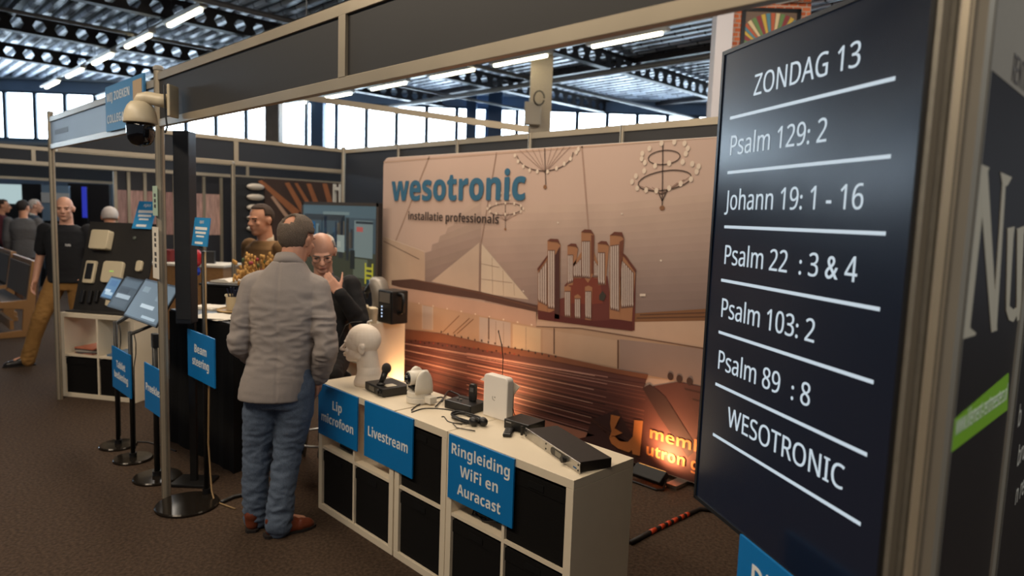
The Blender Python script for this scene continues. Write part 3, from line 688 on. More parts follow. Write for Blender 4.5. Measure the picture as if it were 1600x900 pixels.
# gooseneck before the banner
t = empty('gooseneck_microphone', 'thin dark gooseneck rising behind the access point before the printed pews', 'microphone', (1.26, .37, ZT), 0)
b = mb(BLACKPL); b.lathe([(.014, 0), (.014, .01), (.005, .014)], 14); b.build('base', parent=t)
g = [ony(785, 590, .37), ony(786, 560, .37), ony(784, 540, .37), ony(779, 518, .37)]; org = Vector((1.26, .37, ZT))
b = mb(BLACKPL); b.tube([(0, 0, .012), (g[0] - org), g[1] - org, g[2] - org, g[3] - org], .0022, 6); b.build('stem', parent=t)
b = mb(BLACKPL); b.ell(g[3] - org, .0032, .0032, .008, 10, 6); b.build('capsule', parent=t)

# ------------------------------------------------------------------ scripture screen (portrait display) on a floor stand
tv_dir = Vector((-math.sin(R(59)), math.cos(R(59)), 0))             # near edge -> far edge
DL = 2.2; TL = CP + ray(1108, 440) * DL; TL.z = 0
TW, TH = .815, 1.445; TZ0 = .855
TR = TL - tv_dir * TW
a = math.atan2(-tv_dir.y, -tv_dir.x)
t = empty('display_screen', 'tall portrait screen listing psalm numbers on a dark background', 'screen', TL, a)   # x runs far -> near edge
b = mb(BLACKPL); b.box(0, TW, .0, .05, TZ0, TZ0 + TH); b.box(.15, TW - .15, .05, .085, TZ0 + .3, TZ0 + TH - .3); b.build('cabinet', parent=t, bevel=.004)
bz = .012
b = mb(mat('dark bezel', (34, 38, 44), .35, .3))
for x0, x1, z0, z1 in ((0, TW, TZ0, TZ0 + bz), (0, TW, TZ0 + TH - bz, TZ0 + TH), (0, bz, TZ0, TZ0 + TH), (TW - bz, TW, TZ0, TZ0 + TH)): b.box(x0, x1, -.006, 0, z0, z1)
b.build('bezel', parent=t)
SCR = bpy.data.materials.new('lit dark screen'); SCR.use_nodes = True
_p = SCR.node_tree.nodes['Principled BSDF']; _p.inputs['Base Color'].default_value = (.006, .007, .010, 1); _p.inputs['Roughness'].default_value = .23; _p.inputs['Specular IOR Level'].default_value = .85
_p.inputs['Emission Color'].default_value = srgb((56, 88, 136)); _p.inputs['Emission Strength'].default_value = .036
b = mb(SCR); b.box(bz, TW - bz, -.002, 0, TZ0 + bz, TZ0 + TH - bz); b.build('glass', parent=t)
LETTER = bpy.data.materials.new('lit white screen letters'); LETTER.use_nodes = True
_p = LETTER.node_tree.nodes['Principled BSDF']; _p.inputs['Emission Color'].default_value = srgb((192, 206, 216)); _p.inputs['Emission Strength'].default_value = 1.0; _p.inputs['Base Color'].default_value = (.02, .02, .02, 1)
def tvp(x, y):
    """pixel -> (x, z) on the screen face"""
    n = Vector((-tv_dir.y, tv_dir.x, 0)); d = ray(x, y); k = (TL - CP).dot(n) / d.dot(n); q = CP + d * k - TL
    return (-(q.x * tv_dir.x + q.y * tv_dir.y), q.z)
b = mb(LETTER)
for (x0, y0), (x1, y1) in (((1142, 183), (1400, 125)), ((1138, 268), (1393, 247)), ((1133, 353), (1385, 367)), ((1128, 437), (1376, 484)), ((1124, 518), (1366, 598)), ((1119, 600), (1356, 710)), ((1115, 679), (1346, 818))):
    p, q = tvp(x0, y0), tvp(x1, y1); z = (p[1] + q[1]) / 2; b.box(p[0], q[0], -.0028, -.002, z - .0045, z + .0045)
for s, x0, y0, x1, y1 in (('ZONDAG 13', 1178, 148, 1343, 106), ('Psalm 129: 2', 1140, 242, 1289, 223), ('Johann 19: 1 - 16', 1135, 327, 1352, 328), ('Psalm 22  : 3 & 4', 1131, 412, 1336, 441), ('Psalm 103: 2', 1126, 495, 1270, 534), ('Psalm 89  : 8', 1121, 577, 1263, 632), ('WESOTRONIC', 1137, 667, 1318, 763)):
    p, q = tvp(x0, y0), tvp(x1, y1); z = (p[1] + q[1]) / 2
    put_text(b, s, .082, (p[0], -.002, z), (1, 0, 0), (0, 0, 1), 0, fitw=q[0] - p[0], lift=.0008)
b.build('text', parent=t)
b = mb(BLACKMETAL); b.box(TW / 2 - .06, TW / 2 + .06, .09, .13, .02, 1.6); b.box(TW / 2 - .2, TW / 2 + .2, .086, .1, 1.3, 1.6); b.build('stand_column', parent=t, bevel=.004)
b = mb(BLACKMETAL); b.box(TW / 2 - .36, TW / 2 + .3, -.1, .38, 0, .02); b.build('stand_base', parent=t, bevel=.005)
for k in range(4):
    b = mb(CHROME); b.cyl((TW, .02, TZ0 + .2 + k * .36), (TW + .002, .02, TZ0 + .2 + k * .36), .004, n=10); b.build('screw', parent=t)
n = Vector((-tv_dir.y, tv_dir.x, 0)); t.location = TL
# blue sign hanging on its stand below
sg = blue_sign('blue sign hanging below the tall portrait screen, showing its first letters', .43, .30, (0, 0, 0), a, [], .074, SG)
d0 = ray(1157, 848); nn = Vector((tv_dir.y, -tv_dir.x, 0)); k = ((TL - nn * .075) - CP).dot(nn) / d0.dot(nn); q = CP + d0 * k
sg.location = q - tv_dir * .215 + Vector((0, 0, -.275))
for ch in list(sg.children):
    if ch.name.startswith('lettering'): bpy.data.objects.remove(ch)
b = mb(WHITEINK); put_text(b, 'Di', .085, (-.155, -.004, .19), (1, 0, 0), (0, 0, 1), .004, lift=.0008); b.build('lettering', parent=sg)
b = mb(BLACKMETAL); b.box(-.02, .02, .004, .06, .12, .16); b.build('bracket', parent=sg)
# ------------------------------------------------------------------ printed banner: church interior with organ
BYF = 2.05
t = empty('photo_banner', 'wide printed fabric banner showing a church organ and pews with a blue logo', 'banner', (0, BYF, 0))
X0, X1, Z0, Z1 = -2.425, 1.62, .03, 2.318
def rrect(x0, x1, z0, z1, r):
    P = []
    for cx, cz, a0 in ((x1 - r, z1 - r, 0), (x0 + r, z1 - r, 90), (x0 + .004, z0 + .004, 180), (x1 - .004, z0 + .004, 270)):
        q = r if cz > 1 else .004; P += [(cx + q * math.cos(R(a0 + k * 11.25)), cz + q * math.sin(R(a0 + k * 11.25))) for k in range(9)]
    return P
BWALL = mat('printed church plaster', (190, 164, 150), .75, var=.035, scale=1.2)
b = mb(mat('white banner edge', (214, 204, 194), .7)); b.prism(rrect(X0, X1, Z0, Z1, .09), -.001, .03); b.build('frame', parent=t)
for x in (X0 + .3, X1 - .4):
    b = mb(CHROME); b.box(x - .04, x + .04, -.14, .2, .004, .028); b.build('foot', parent=t)
b = mb(BWALL); b.prism(rrect(X0 + .004, X1 - .004, Z0 + .004, Z1 - .004, .087), -.003, -.0012)
def bpt(x, y): q = ony(x, y, BYF - .004); return (q.x, q.z)
def clip(P, x0, x1, z0, z1):
    for ax, lim, s in ((0, x0, 1), (0, x1, -1), (1, z0, 1), (1, z1, -1)):
        out = []
        for i in range(len(P)):
            a, c = P[i - 1], P[i]; ia, ic = s * (a[ax] - lim) >= 0, s * (c[ax] - lim) >= 0
            if ia != ic:
                u = (lim - a[ax]) / (c[ax] - a[ax]); out.append((a[0] + (c[0] - a[0]) * u, a[1] + (c[1] - a[1]) * u))
            if ic: out.append(c)
        P = out
        if not P: break
    return P
LAY = [0]
INK = {}
def ink(rgb):
    k = tuple(rgb)
    if k not in INK: INK[k] = mat('banner ink %d %d %d' % k, tuple(v * .87 for v in rgb), .75, var=.07, scale=2.5)
    return INK[k]
def bpoly(pts, rgb, layer=1, raw=False):
    P = pts if raw else [bpt(*p) for p in pts]
    P = clip(P, X0 + .006, X1 - .006, Z0 + .006, Z1 - .006)
    if len(P) < 3: return
    b.use(ink(rgb)); y = -.003 - layer * .0007
    b.face([b.v((x, y, z)) for x, z in P])
def bline(pts, wpx, rgb, layer=3):
    Q = [Vector(bpt(*p)) for p in pts]; w = wpx / 2 * .00425
    for a, c in zip(Q, Q[1:]):
        d = (c - a); n = Vector((-d.y, d.x)).normalized() * w
        bpoly([tuple(a + n), tuple(c + n), tuple(c - n), tuple(a - n)], rgb, layer, True)
def bdot(x, y, rx, ry, rgb, layer=4, n=10, sx=1.):
    c = bpt(x, y); k = .0043
    bpoly([(c[0] + rx * k * 1.25 * math.cos(i * 2 * math.pi / n), c[1] + ry * k * math.sin(i * 2 * math.pi / n)) for i in range(n)], rgb, layer, True)
# vault planes
def tone(u, a=(190, 164, 150), c=(146, 124, 118)): return tuple(round(p + (q - p) * u) for p, q in zip(a, c))
for i in range(14):                         # the vault darkens towards the gallery in the printed picture
    u = i / 13; y0 = 322 + 12.5 * i
    bpoly([(752 + max(0, (y0 - 378) * .9), y0), (960, y0 - 14 + 10 * (1 - u)), (1300, y0 - 40 + 18 * u), (1300, 560), (840, 520), (752 + max(0, (y0 - 378) * .9), y0 + 90)], tone(u, (216, 187, 170), (150, 127, 120)), 1 + i * .03)
for i in range(9):
    u = i / 8; y0 = 330 + 13 * i
    bpoly([(664 + (752 - 664) * max(0, 1 - (y0 - 300) / 94), y0 - 0), (752, y0 - 26), (751, 455), (664, 455)], tone(u, (214, 186, 168), (156, 132, 123)), 1.5 + i * .03)
bpoly([(749, 379), (674, 440), (748, 455)], (212, 186, 166), 3)
bpoly([(752, 380), (826, 468), (752, 458)], (226, 206, 184), 3)
for k in range(1, 4): bline([(752 + k * 17, 398 + k * 20 - 20 + 4), (753 + k * 17, 462)], 1.2, (176, 150, 134), 4)
for yy in (412, 436): bline([(752, yy), (752 + (yy - 378) * .84, yy + 6)], 1.2, (176, 150, 134), 4)
bline([(671, 244), (618, 377)], 4, (178, 146, 128), 2); bline([(776, 238), (752, 380), (750, 456)], 2.5, (160, 128, 112), 4)
bline([(909, 226), (920, 362)], 3.5, (184, 150, 134), 2); bline([(590, 254), (1300, 200)], 3, (206, 172, 150), 2)
# side wall and gallery
bpoly([(590, 366), (663, 394), (664, 440), (614, 440), (612, 470), (590, 470)], (214, 184, 160), 2)
bline([(600, 377), (655, 405)], 1.6, (90, 66, 56), 3); bline([(600, 370), (663, 393)], 2, (228, 204, 184), 3)
bpoly([(612, 438), (645, 436), (752, 456), (840, 477), (840, 488), (752, 468), (626, 449), (612, 445)], (92, 60, 50), 4)
bline([(648, 437), (752, 458), (838, 481)], 2, (120, 78, 58), 5)
bpoly([(590, 448), (626, 448), (840, 487), (838, 510), (630, 470), (590, 468)], (206, 168, 148), 3)
bpoly([(985, 490), (1300, 470), (1300, 500), (1100, 501), (985, 503)], (140, 94, 60), 4)
bline([(1000, 492), (1300, 482)], 1.6, (96, 62, 44), 5); bline([(995, 497), (1300, 491)], 1.6, (96, 62, 44), 5)
bpoly([(838, 487), (985, 500), (1300, 500), (1300, 560), (1098, 543), (907, 512), (838, 510)], (214, 180, 156), 3)
bline([(838, 510), (907, 513), (1098, 544), (1300, 575)], 1.6, (120, 86, 70), 5)
# wall under the gallery
bpoly([(590, 468), (630, 469), (838, 509), (907, 512), (1098, 543), (1300, 575), (1300, 640), (1095, 600), (1013, 590), (790, 545), (632, 518), (590, 515)], (200, 164, 136), 2)
bpoly([(968, 530), (1098, 545), (1300, 578), (1300, 640), (1095, 602), (968, 578)], (166, 140, 130), 3)
bpoly([(660, 477), (677, 480), (677, 516), (660, 514)], (196, 178, 168), 3); bline([(660, 476), (660, 514)], 1.5, (228, 208, 190), 4); bline([(676, 480), (676, 516)], 1.5, (226, 204, 184), 4)
for o_ in (0, 16, 22): bline([(692 + o_, 519 + o_ * .12), (718 + o_, 493 + o_ * .25)], 1.6, (120, 76, 50), 4)
bpoly([(749, 495), (798, 504), (798, 545), (749, 534)], (198, 180, 170), 3); bpoly([(801, 506), (845, 514), (845, 552), (801, 543)], (220, 192, 160), 3)
for x_ in (763, 775, 787, 822): bline([(x_, 497 + (x_ - 749) * .19), (x_, 536 + (x_ - 749) * .2)], 1.2, (150, 128, 116), 4)
bpoly([(848, 514), (964, 532), (964, 574), (848, 552)], (206, 172, 146), 3)
for x_, y0, y1 in ((866, 513, 553), (966, 531, 576), (764, 496, 530)): bline([(x_, y0), (x_, y1)], 2.6, (92, 58, 46), 5)
for x_ in range(655, 840, 22): bdot(x_, 474 + (x_ - 655) * .19, 1.7, 1.5, (255, 236, 214), 5)
# pews: long rows fanning away
bpoly([(590, 508), (634, 514), (690, 521), (770, 539), (855, 553), (966, 577), (1013, 585), (1006, 606), (1060, 596), (1300, 645), (1300, 1000), (590, 1000)], (108, 62, 56), 3)
rnd = random.Random(4)
tones = [(150, 92, 80), (84, 44, 42), (186, 128, 114), (70, 38, 38), (134, 80, 70), (98, 54, 50), (222, 172, 156), (60, 34, 34), (112, 62, 56)]
n = 64
for i in range(n):
    u = i / n; ya = 528 + 330 * u ** 1.35; sl = .17 + .36 * u ** .8; th = (1.0 + 4.2 * u) * (.5 + rnd.random())
    xa = 590; xb = 1010 - 30 * u if u < .45 else 990 + 340 * (u - .45)
    c = tones[rnd.randrange(len(tones))]; k = rnd.random() * 120 if rnd.random() < .5 else 0
    bpoly([(xa + k, ya + k * sl), (xb, ya + (xb - xa) * sl), (xb, ya + (xb - xa) * sl + th), (xa + k, ya + k * sl + th * .8)], c, 4)
    if i % 2 == 0: bpoly([(xa + 20 + 90 * rnd.random(), 0)] and [(xa + 140, ya + 140 * sl - th), (xb - 60, ya + (xb - 60 - xa) * sl - th), (xb - 60, ya + (xb - 60 - xa) * sl - th + 1.6), (xa + 140, ya + 140 * sl - th + 1.2)], rnd.choice([(196, 140, 128), (66, 36, 38), (172, 116, 104)]), 5.3)
    if i % 4 == 0: bpoly([(xa + k + 30, ya + (k + 30) * sl + th), (xb - 80, ya + (xb - 80 - xa) * sl + th), (xb - 80, ya + (xb - 80 - xa) * sl + th + 1.1), (xa + k + 30, ya + (k + 30) * sl + th + 1.1)], (236, 184, 164), 5)
bpoly([(590, 508), (634, 514), (690, 521), (770, 539), (855, 553), (966, 577), (1013, 585), (1011, 592), (966, 584), (855, 562), (770, 549), (690, 535), (634, 530), (590, 522)], (142, 86, 60), 6)
for i in range(26):
    x_ = 636 + i * 7; bdot(x_, 530 + i * .62 + rnd.random() * 3 + (x_ - 636) * .04, 2.2, 2.2, (62, 26, 26) if i % 3 else (150, 60, 44), 7)
for i in range(18): bdot(690 + i * 10.5, 518 + (i * 10.5) * .215 + rnd.random() * 2, 1.9, 2.4, (58, 32, 30), 7)
bpoly([(1004, 606), (1016, 600), (1040, 620), (1090, 700), (1075, 715), (1030, 650)], (74, 44, 42), 6)
bpoly([(1066, 598), (1300, 650), (1300, 760), (1110, 700)], (104, 60, 54), 6)
for k in range(5): bpoly([(1070 + k * 12, 606 + k * 16), (1300, 660 + k * 22), (1300, 664 + k * 22), (1071 + k * 12, 609 + k * 16)], (76, 40, 34), 7)
for i, (x_, y_) in enumerate(((1048, 588), (1062, 592), (1078, 596))): bdot(x_, y_, 4.5, 6.5, (70, 44, 38), 7)
bpoly([(925, 655), (965, 640), (1000, 700), (990, 740), (910, 700)], (84, 52, 50), 6)
for k in range(5): bline([(918 + k * 8, 652 + k * 6), (990 + k * 2, 690 + k * 12)], 1.2, (110, 70, 58), 7)
# bright streak of uplight glow painted into the ink over the near pews
bpoly([(740, 650), (800, 640), (930, 680), (880, 690)], (208, 142, 118), 6)
# organ
def o3(P): return [(800 + x / 2.8125, 200 + y / 2.8125) for x, y in P]
RED, WOODO, SILV, DK = (112, 50, 42), (176, 122, 86), (226, 208, 198), (78, 38, 34)
bpoly(o3([(112, 775), (190, 755), (232, 745), (232, 690), (262, 660), (420, 650), (432, 740), (545, 640), (540, 890), (360, 872), (115, 838)]), RED, 5)
bpoly(o3([(262, 662), (385, 655), (395, 720), (400, 770), (350, 775), (250, 770)]), (132, 58, 40), 6)
def tower(P, npipes, topw=.0, layer=7):
    bpoly(o3(P), WOODO, layer)
def pipes(x0, x1, yt0, yt1, yb0, yb1, n, layer=8, mouth=True):
    bpoly(o3([(x0 - 1, yt0 - 4), (x1 + 1, yt1 - 4), (x1 + 1, yb1 + 18), (x0 - 1, yb0 + 18)]), (112, 74, 60), layer - .5)
    for i in range(n):
        a, c = x0 + (x1 - x0) * (i + .1) / n, x0 + (x1 - x0) * (i + .88) / n; ua, uc = (i + .1) / n, (i + .88) / n
        ta, tc = yt0 + (yt1 - yt0) * ua, yt0 + (yt1 - yt0) * uc; ba, bc = yb0 + (yb1 - yb0) * ua, yb0 + (yb1 - yb0) * uc
        bpoly(o3([(a, ta), (c, tc), (c, bc), ((a + c) / 2, bc + 14), (a, ba)]), SILV, layer)
        bpoly(o3([(a + (c - a) * .62, tc), (c, tc), (c, bc), (a + (c - a) * .62, bc)]), (160, 134, 122), layer + 1)
tower([(115, 615), (156, 560), (156, 815), (115, 800)], 4); pipes(117, 155, 640, 585, 745, 765, 4)
tower([(157, 495), (172, 488), (205, 490), (214, 512), (210, 815), (190, 800), (157, 815)], 3); bpoly(o3([(190, 560), (212, 520), (210, 840), (188, 838)]), DK, 8); pipes(160, 190, 540, 540, 775, 780, 3)
tower([(245, 515), (262, 509), (284, 511), (292, 530), (268, 690), (245, 692)], 3); pipes(247, 270, 560, 560, 670, 660, 3)
tower([(268, 600), (306, 545), (306, 660), (268, 660)], 4); pipes(272, 306, 610, 575, 640, 640, 4)
tower([(306, 455), (322, 447), (350, 449), (363, 470), (361, 640), (335, 680), (306, 640)], 3); pipes(309, 345, 500, 500, 640, 645, 4); bpoly(o3([(350, 470), (363, 472), (361, 640), (350, 640)]), (120, 66, 46), 10)
tower([(362, 545), (382, 600), (382, 660), (362, 660)], 3); pipes(362, 380, 580, 610, 640, 640, 3)
tower([(378, 505), (394, 498), (418, 500), (428, 518), (412, 690), (380, 690)], 3); pipes(380, 410, 550, 550, 670, 672, 3)
tower([(432, 470), (452, 459), (486, 461), (494, 488), (490, 545), (475, 842), (430, 838)], 4); bpoly(o3([(474, 500), (493, 490), (489, 560), (474, 700)]), (120, 66, 46), 8); pipes(434, 472, 520, 515, 780, 790, 4)
tower([(480, 540), (500, 560), (545, 625), (528, 850), (475, 842)], 6); pipes(482, 536, 580, 640, 775, 770, 6)
tower([(231, 698), (246, 692), (260, 700), (260, 836), (233, 830)], 3); pipes(234, 258, 720, 720, 812, 815, 3)
tower([(276, 738), (290, 730), (303, 740), (303, 840), (278, 838)], 2); pipes(278, 302, 752, 752, 820, 822, 3)
tower([(322, 698), (338, 692), (354, 700), (350, 845), (323, 842)], 3); pipes(324, 350, 720, 720, 818, 824, 3)
bpoly(o3([(385, 735), (400, 715), (415, 735), (405, 760), (385, 755)]), (60, 54, 46), 9)
bpoly(o3([(115, 800), (190, 815), (235, 830), (360, 848), (470, 842), (530, 852), (532, 892), (360, 872), (115, 840)]), (96, 34, 30), 8)
for P in ([(157, 495), (172, 486), (205, 488), (214, 512), (200, 500), (172, 498)], [(306, 456), (322, 445), (350, 447), (364, 472), (348, 460), (322, 458)], [(432, 472), (452, 456), (486, 458), (496, 490), (482, 474), (452, 470)], [(244, 518), (262, 507), (284, 509), (293, 530), (280, 520), (262, 518)], [(378, 508), (394, 496), (418, 498), (429, 518), (414, 510), (394, 508)], [(113, 618), (158, 558), (158, 568), (116, 630)], [(480, 540), (503, 560), (548, 622), (544, 636), (500, 574), (480, 552)]):
    bpoly(o3(P), (112, 58, 42), 11)
# chandeliers
CH = (92, 72, 64)
def ring(cx, cy, rx, ry, rot, w_=1.6, a0=0, a1=360):
    pts = []
    for k in range(25):
        a = R(a0 + (a1 - a0) * k / 24); x, y = rx * math.cos(a), ry * math.sin(a); pts.append((cx + x * math.cos(rot) - y * math.sin(rot), cy + x * math.sin(rot) + y * math.cos(rot)))
    bline(pts, w_, CH, 6); return pts
BULB = (244, 224, 204)
ring(852, 238, 44, 29, -.06, 2, 5, 175)
for k in range(9): bline([(812 + k * 10, 241 - k * .8 - 6), (852, 270)], .9, (150, 118, 104), 5)
bline([(851, 228), (853, 290)], 2, CH, 6); bdot(852, 292, 3.6, 4, (150, 104, 70), 7)
for x_, y_ in ((805, 243), (810, 252), (818, 260), (828, 266), (840, 268), (856, 268), (870, 263), (882, 256), (892, 248), (901, 238), (904, 233)): bdot(x_, y_, 2.8, 4, BULB, 7)
ring(1039, 282, 42, 15, -.16, 2); ring(1038, 246, 25, 11, -.1, 1.8)
for k in range(9): bline([(999 + k * 10, 290 - k * 1.8 - (4 - abs(k - 4)) * -3), (1035, 304)], .9, (150, 118, 104), 5)
bline([(1036, 224), (1035, 322)], 2, CH, 6); bline([(1027, 296), (1035, 314)], 2, CH, 6); bline([(1044, 294), (1035, 314)], 2, CH, 6); bdot(1035, 325, 4, 4, (150, 104, 70), 7)
for x_, y_ in ((988, 284), (994, 275), (996, 294), (1010, 297), (1026, 298), (1046, 294), (1064, 287), (1080, 280), (1089, 268), (1092, 260), (1082, 256), (1067, 253), (1046, 255), (1024, 259), (1007, 267), (1003, 248), (1004, 240), (1015, 232), (1034, 224), (1054, 222), (1070, 224), (1075, 232), (1072, 240), (1008, 254)): bdot(x_, y_, 3, 4.6, BULB, 7)
ring(790, 327, 26, 9, -.08, 1.4); bline([(790, 292), (790, 356)], 1.5, CH, 6)
for k in range(6): bline([(768 + k * 9, 332), (790, 345)], .8, (150, 118, 104), 5)
for k in range(12): bdot(790 + 28 * math.cos(k * .524), 326 + 9 * math.sin(k * .524), 2, 3.2, BULB, 7)
for k in range(6): bdot(790 + 14 * math.cos(k * 1.05), 306 + 5 * math.sin(k * 1.05), 2, 3, BULB, 7)
bdot(790, 358, 2.4, 2.6, (150, 104, 70), 7)
for x_, y_ in ((818, 455), (872, 348), (972, 334), (1033, 407)): bdot(x_, y_, 1.7, 1.7, (240, 222, 206), 6)
bpoly([(1000, 459), (1009, 459), (1009, 463), (1000, 463)], (240, 222, 206), 6)
# logo and lettering
b.use(ink((52, 112, 146))); y = -.003 - 12 * .0007
p, q = bpt(612, 313), bpt(820, 312); [put_text(b, 'wesotronic', .335, (p[0] + dx, y - .0002 * k, p[1] + dz), (q[0] - p[0], 0, q[1] - p[1]), (0, 0, 1), .002, fitw=q[0] - p[0], lift=0) for k, (dx, dz) in enumerate(((0, 0), (.010, .004), (.005, -.004), (.005, .006)))]
b.use(ink((64, 50, 46))); p, q = bpt(638, 343), bpt(779, 347.5); put_text(b, 'installatie professionals', .105, (p[0], y, p[1]), (1, 0, 0), (0, 0, 1), .0018, fitw=q[0] - p[0], lift=0)
ORG = (240, 150, 84)
def o8(P): return [(640 + x / 2.648, 560 + y / 2.648) for x, y in P]
bpoly(o8([(836, 232), (874, 240), (850, 288), (884, 308), (845, 322), (828, 330), (838, 300), (832, 268)]), ORG, 12)
bpoly(o8([(828, 330), (846, 318), (872, 342), (905, 345)]), ORG, 12); bpoly(o8([(828, 330), (905, 345), (910, 388), (865, 372), (838, 352)]), ORG, 12)
bpoly(o8([(905, 345), (926, 322), (932, 254), (968, 258), (955, 402), (925, 395), (922, 378), (910, 388)]), ORG, 12)
b.use(ink(ORG)); p, q = bpt(1014, 683), bpt(1090, 703); put_text(b, 'member of', .11, (p[0], y, p[1]), (1, 0, 0), (0, 0, 1), .0018, fitw=(q[0] - p[0]) * 1.95, lift=0)
p, q = bpt(1009, 709), bpt(1088, 731); put_text(b, 'utron group', .11, (p[0], y, p[1]), (1, 0, 0), (0, 0, 1), .004, fitw=(q[0] - p[0]) * 1.72, lift=0)
b.build('print', parent=t, fix=False)

# ------------------------------------------------------------------ orange uplights on the floor behind the shelves
def uplight(label, x, y, aim, watt, spread=75):
    t = empty('floor_uplight', label, 'stage light', (x, y, 0), 0, 'floor lights washing the banner')
    d = (Vector(aim) - Vector((x, y, .07))).normalized(); s = Vector((1, 0, 0)); u = s.cross(d).normalized()
    b = mb(BLACKMETAL); b.obox((0, 0, .07), s, d, u, .12, .045, .03); b.build('housing', parent=t, bevel=.006)
    b = mb(mat('warm lens glass', (240, 170, 90), .2, emit=2.0)); b.obox(Vector((0, 0, .07)) + d * .046, s, d, u, .105, .001, .022); b.build('lens', parent=t)
    b = mb(BLACKMETAL)
    b.tube([(-.13, 0, .07), (-.13, -.02, .012), (-.10, -.06, .008), (.10, -.06, .008), (.13, -.02, .012), (.13, 0, .07)], .007, 8); b.build('yoke', parent=t)
    l = bpy.data.lights.new('uplight', 'SPOT'); l.energy = watt; l.color = (1, .52, .24); l.spot_size = R(spread * 2); l.spot_blend = .9; l.shadow_soft_size = .05
    o = bpy.data.objects.new('lamp', l); COL.objects.link(o); o.parent = t; o.location = Vector((0, 0, .07)) + d * .06; o.rotation_euler = d.to_track_quat('-Z', 'Y').to_euler()
    return t
uplight('black floor uplight lying by the orange logo at the foot of the banner', 1.08, 1.86, (1.14, 2.06, .30), UPLIGHT_W * 1.15)
uplight('black floor uplight on the carpet behind the shelves, below the printed pews', -.55, 1.70, (-.62, 2.06, .5), UPLIGHT_W * 1.5)
uplight('black floor uplight behind the mannequin head beside the white counter', -1.40, 1.60, (-1.72, 2.05, .6), UPLIGHT_W * .9)
# black cable on the carpet, the orange uplight glow painted onto it
b = mb(mat('black rubber cable', (30, 24, 22), .6)); P = [onz(985, 848, .012), onz(1015, 832, .012), onz(1050, 815, .012), onz(1078, 802, .012), onz(1094, 795, .012), Vector((1.9, 2.0, .012))]
b.tube(P, .014, 8); b.use(mat('painted orange glow', (190, 62, 24), .5))
for u0, u1 in ((.02, .25), (.45, .62), (.75, .9)):
    for seg in (1, 2):
        a, c = P[seg], P[seg + 1]; b.cyl(a.lerp(c, u0), a.lerp(c, u1), .0148, n=8)
o = b.build('floor_cable', smooth=True); tag(o, 'black cable with painted orange glow running over the carpet to the banner', 'cable')
# ------------------------------------------------------------------ back corner: wall screen, counter with coffee things
VY = 1.9
t = empty('wall_screen', 'wide screen showing a live picture of the hall, in the back corner beside the banner', 'screen', (-3.07, VY, 0))
W2, TVB, TVT = .79, .945, 1.855
b = mb(BLACKPL); b.box(-W2, W2, 0, .05, TVB, TVT); b.build('cabinet', parent=t, bevel=.004)
b = mb(mat('grey-brown bezel', (74, 66, 58), .4, .2))
for x0, x1, z0, z1 in ((-W2, W2, TVT - .035, TVT), (-W2, W2, TVB, TVB + .045), (-W2, -W2 + .03, TVB, TVT), (W2 - .03, W2, TVB, TVT)): b.box(x0, x1, -.008, 0, z0, z1)
b.build('bezel', parent=t)
def lit(name, rgb, e):
    if name in MATS: return MATS[name]
    m = bpy.data.materials.new(name); m.use_nodes = True; q = m.node_tree.nodes['Principled BSDF']
    q.inputs['Base Color'].default_value = (.01, .01, .01, 1); q.inputs['Roughness'].default_value = .3
    q.inputs['Emission Color'].default_value = srgb(rgb); q.inputs['Emission Strength'].default_value = e; MATS[name] = m
    return m
b = mb(lit('screen floor tone', (66, 72, 62), .8)); sx0, sx1, sz0, sz1 = -W2 + .03, W2 - .03, TVB + .045, TVT - .035
SW_, SH_ = sx1 - sx0, sz1 - sz0
def sq(u0, u1, v0, v1, rgb, l=1, e=.74):
    rgb = (round(rgb[0] * .95), round(rgb[1] * .95), round(rgb[2] * .86))
    b.use(lit('screen tone %d %d %d' % rgb, rgb, e)); b.box(sx0 + u0 * SW_, sx0 + u1 * SW_, -.001 - l * .0006, -.001 - (l - 1) * .0006, sz0 + v0 * SH_, sz0 + v1 * SH_)
sq(0, 1, 0, .42, (62, 64, 54)); sq(0, 1, .42, .85, (66, 82, 98)); sq(0, 1, .85, 1, (84, 104, 122)); sq(.02, .6, .80, .88, (48, 54, 62), 2); sq(.3, .66, .88, .92, (120, 138, 150), 2)
sq(0, .18, .55, .78, (20, 92, 150), 2); sq(.2, .24, .5, .75, (110, 130, 150), 2); sq(.62, .66, .3, .85, (40, 44, 50), 2); sq(.52, .58, .32, .8, (44, 46, 50), 2); sq(.5, .6, .4, .62, (150, 160, 168), 3); sq(.50, .55, .46, .54, (170, 176, 180), 4)
rs = random.Random(9)
for i in range(22):
    u = .2 + rs.random() * .52; v = .42 + rs.random() * .1; h = .16 + rs.random() * .22; c = rs.choice([(46, 50, 58), (86, 78, 74), (30, 40, 60), (110, 100, 92), (60, 84, 110)])
    sq(u, u + .018 + rs.random() * .02, v, v + h, c, 2)
sq(.73, .96, .36, .82, (122, 136, 146), 5); sq(.75, .96, .78, .81, (40, 48, 58), 6); sq(.76, .84, .68, .74, (186, 92, 92), 6); sq(.72, .9, .10, .34, (96, 102, 92), 5); sq(.68, .74, .2, .44, (34, 38, 40), 6)
for v in (.10, .16, .22): sq(.88, .96, v, v + .03, (186, 178, 60), 7)
sq(.87, .885, .04, .3, (196, 186, 60), 7); sq(.955, .97, .04, .3, (196, 186, 60), 7); sq(.90, .95, .0, .1, (20, 60, 84), 7)
b.build('picture', parent=t)
b = mb(BLACKMETAL); b.box(-.05, .05, .06, .11, .02, 1.5); b.build('stand_column', parent=t); b = mb(BLACKMETAL); b.box(-.4, .4, -.1, .34, 0, .02); b.build('stand_base', parent=t, bevel=.004)
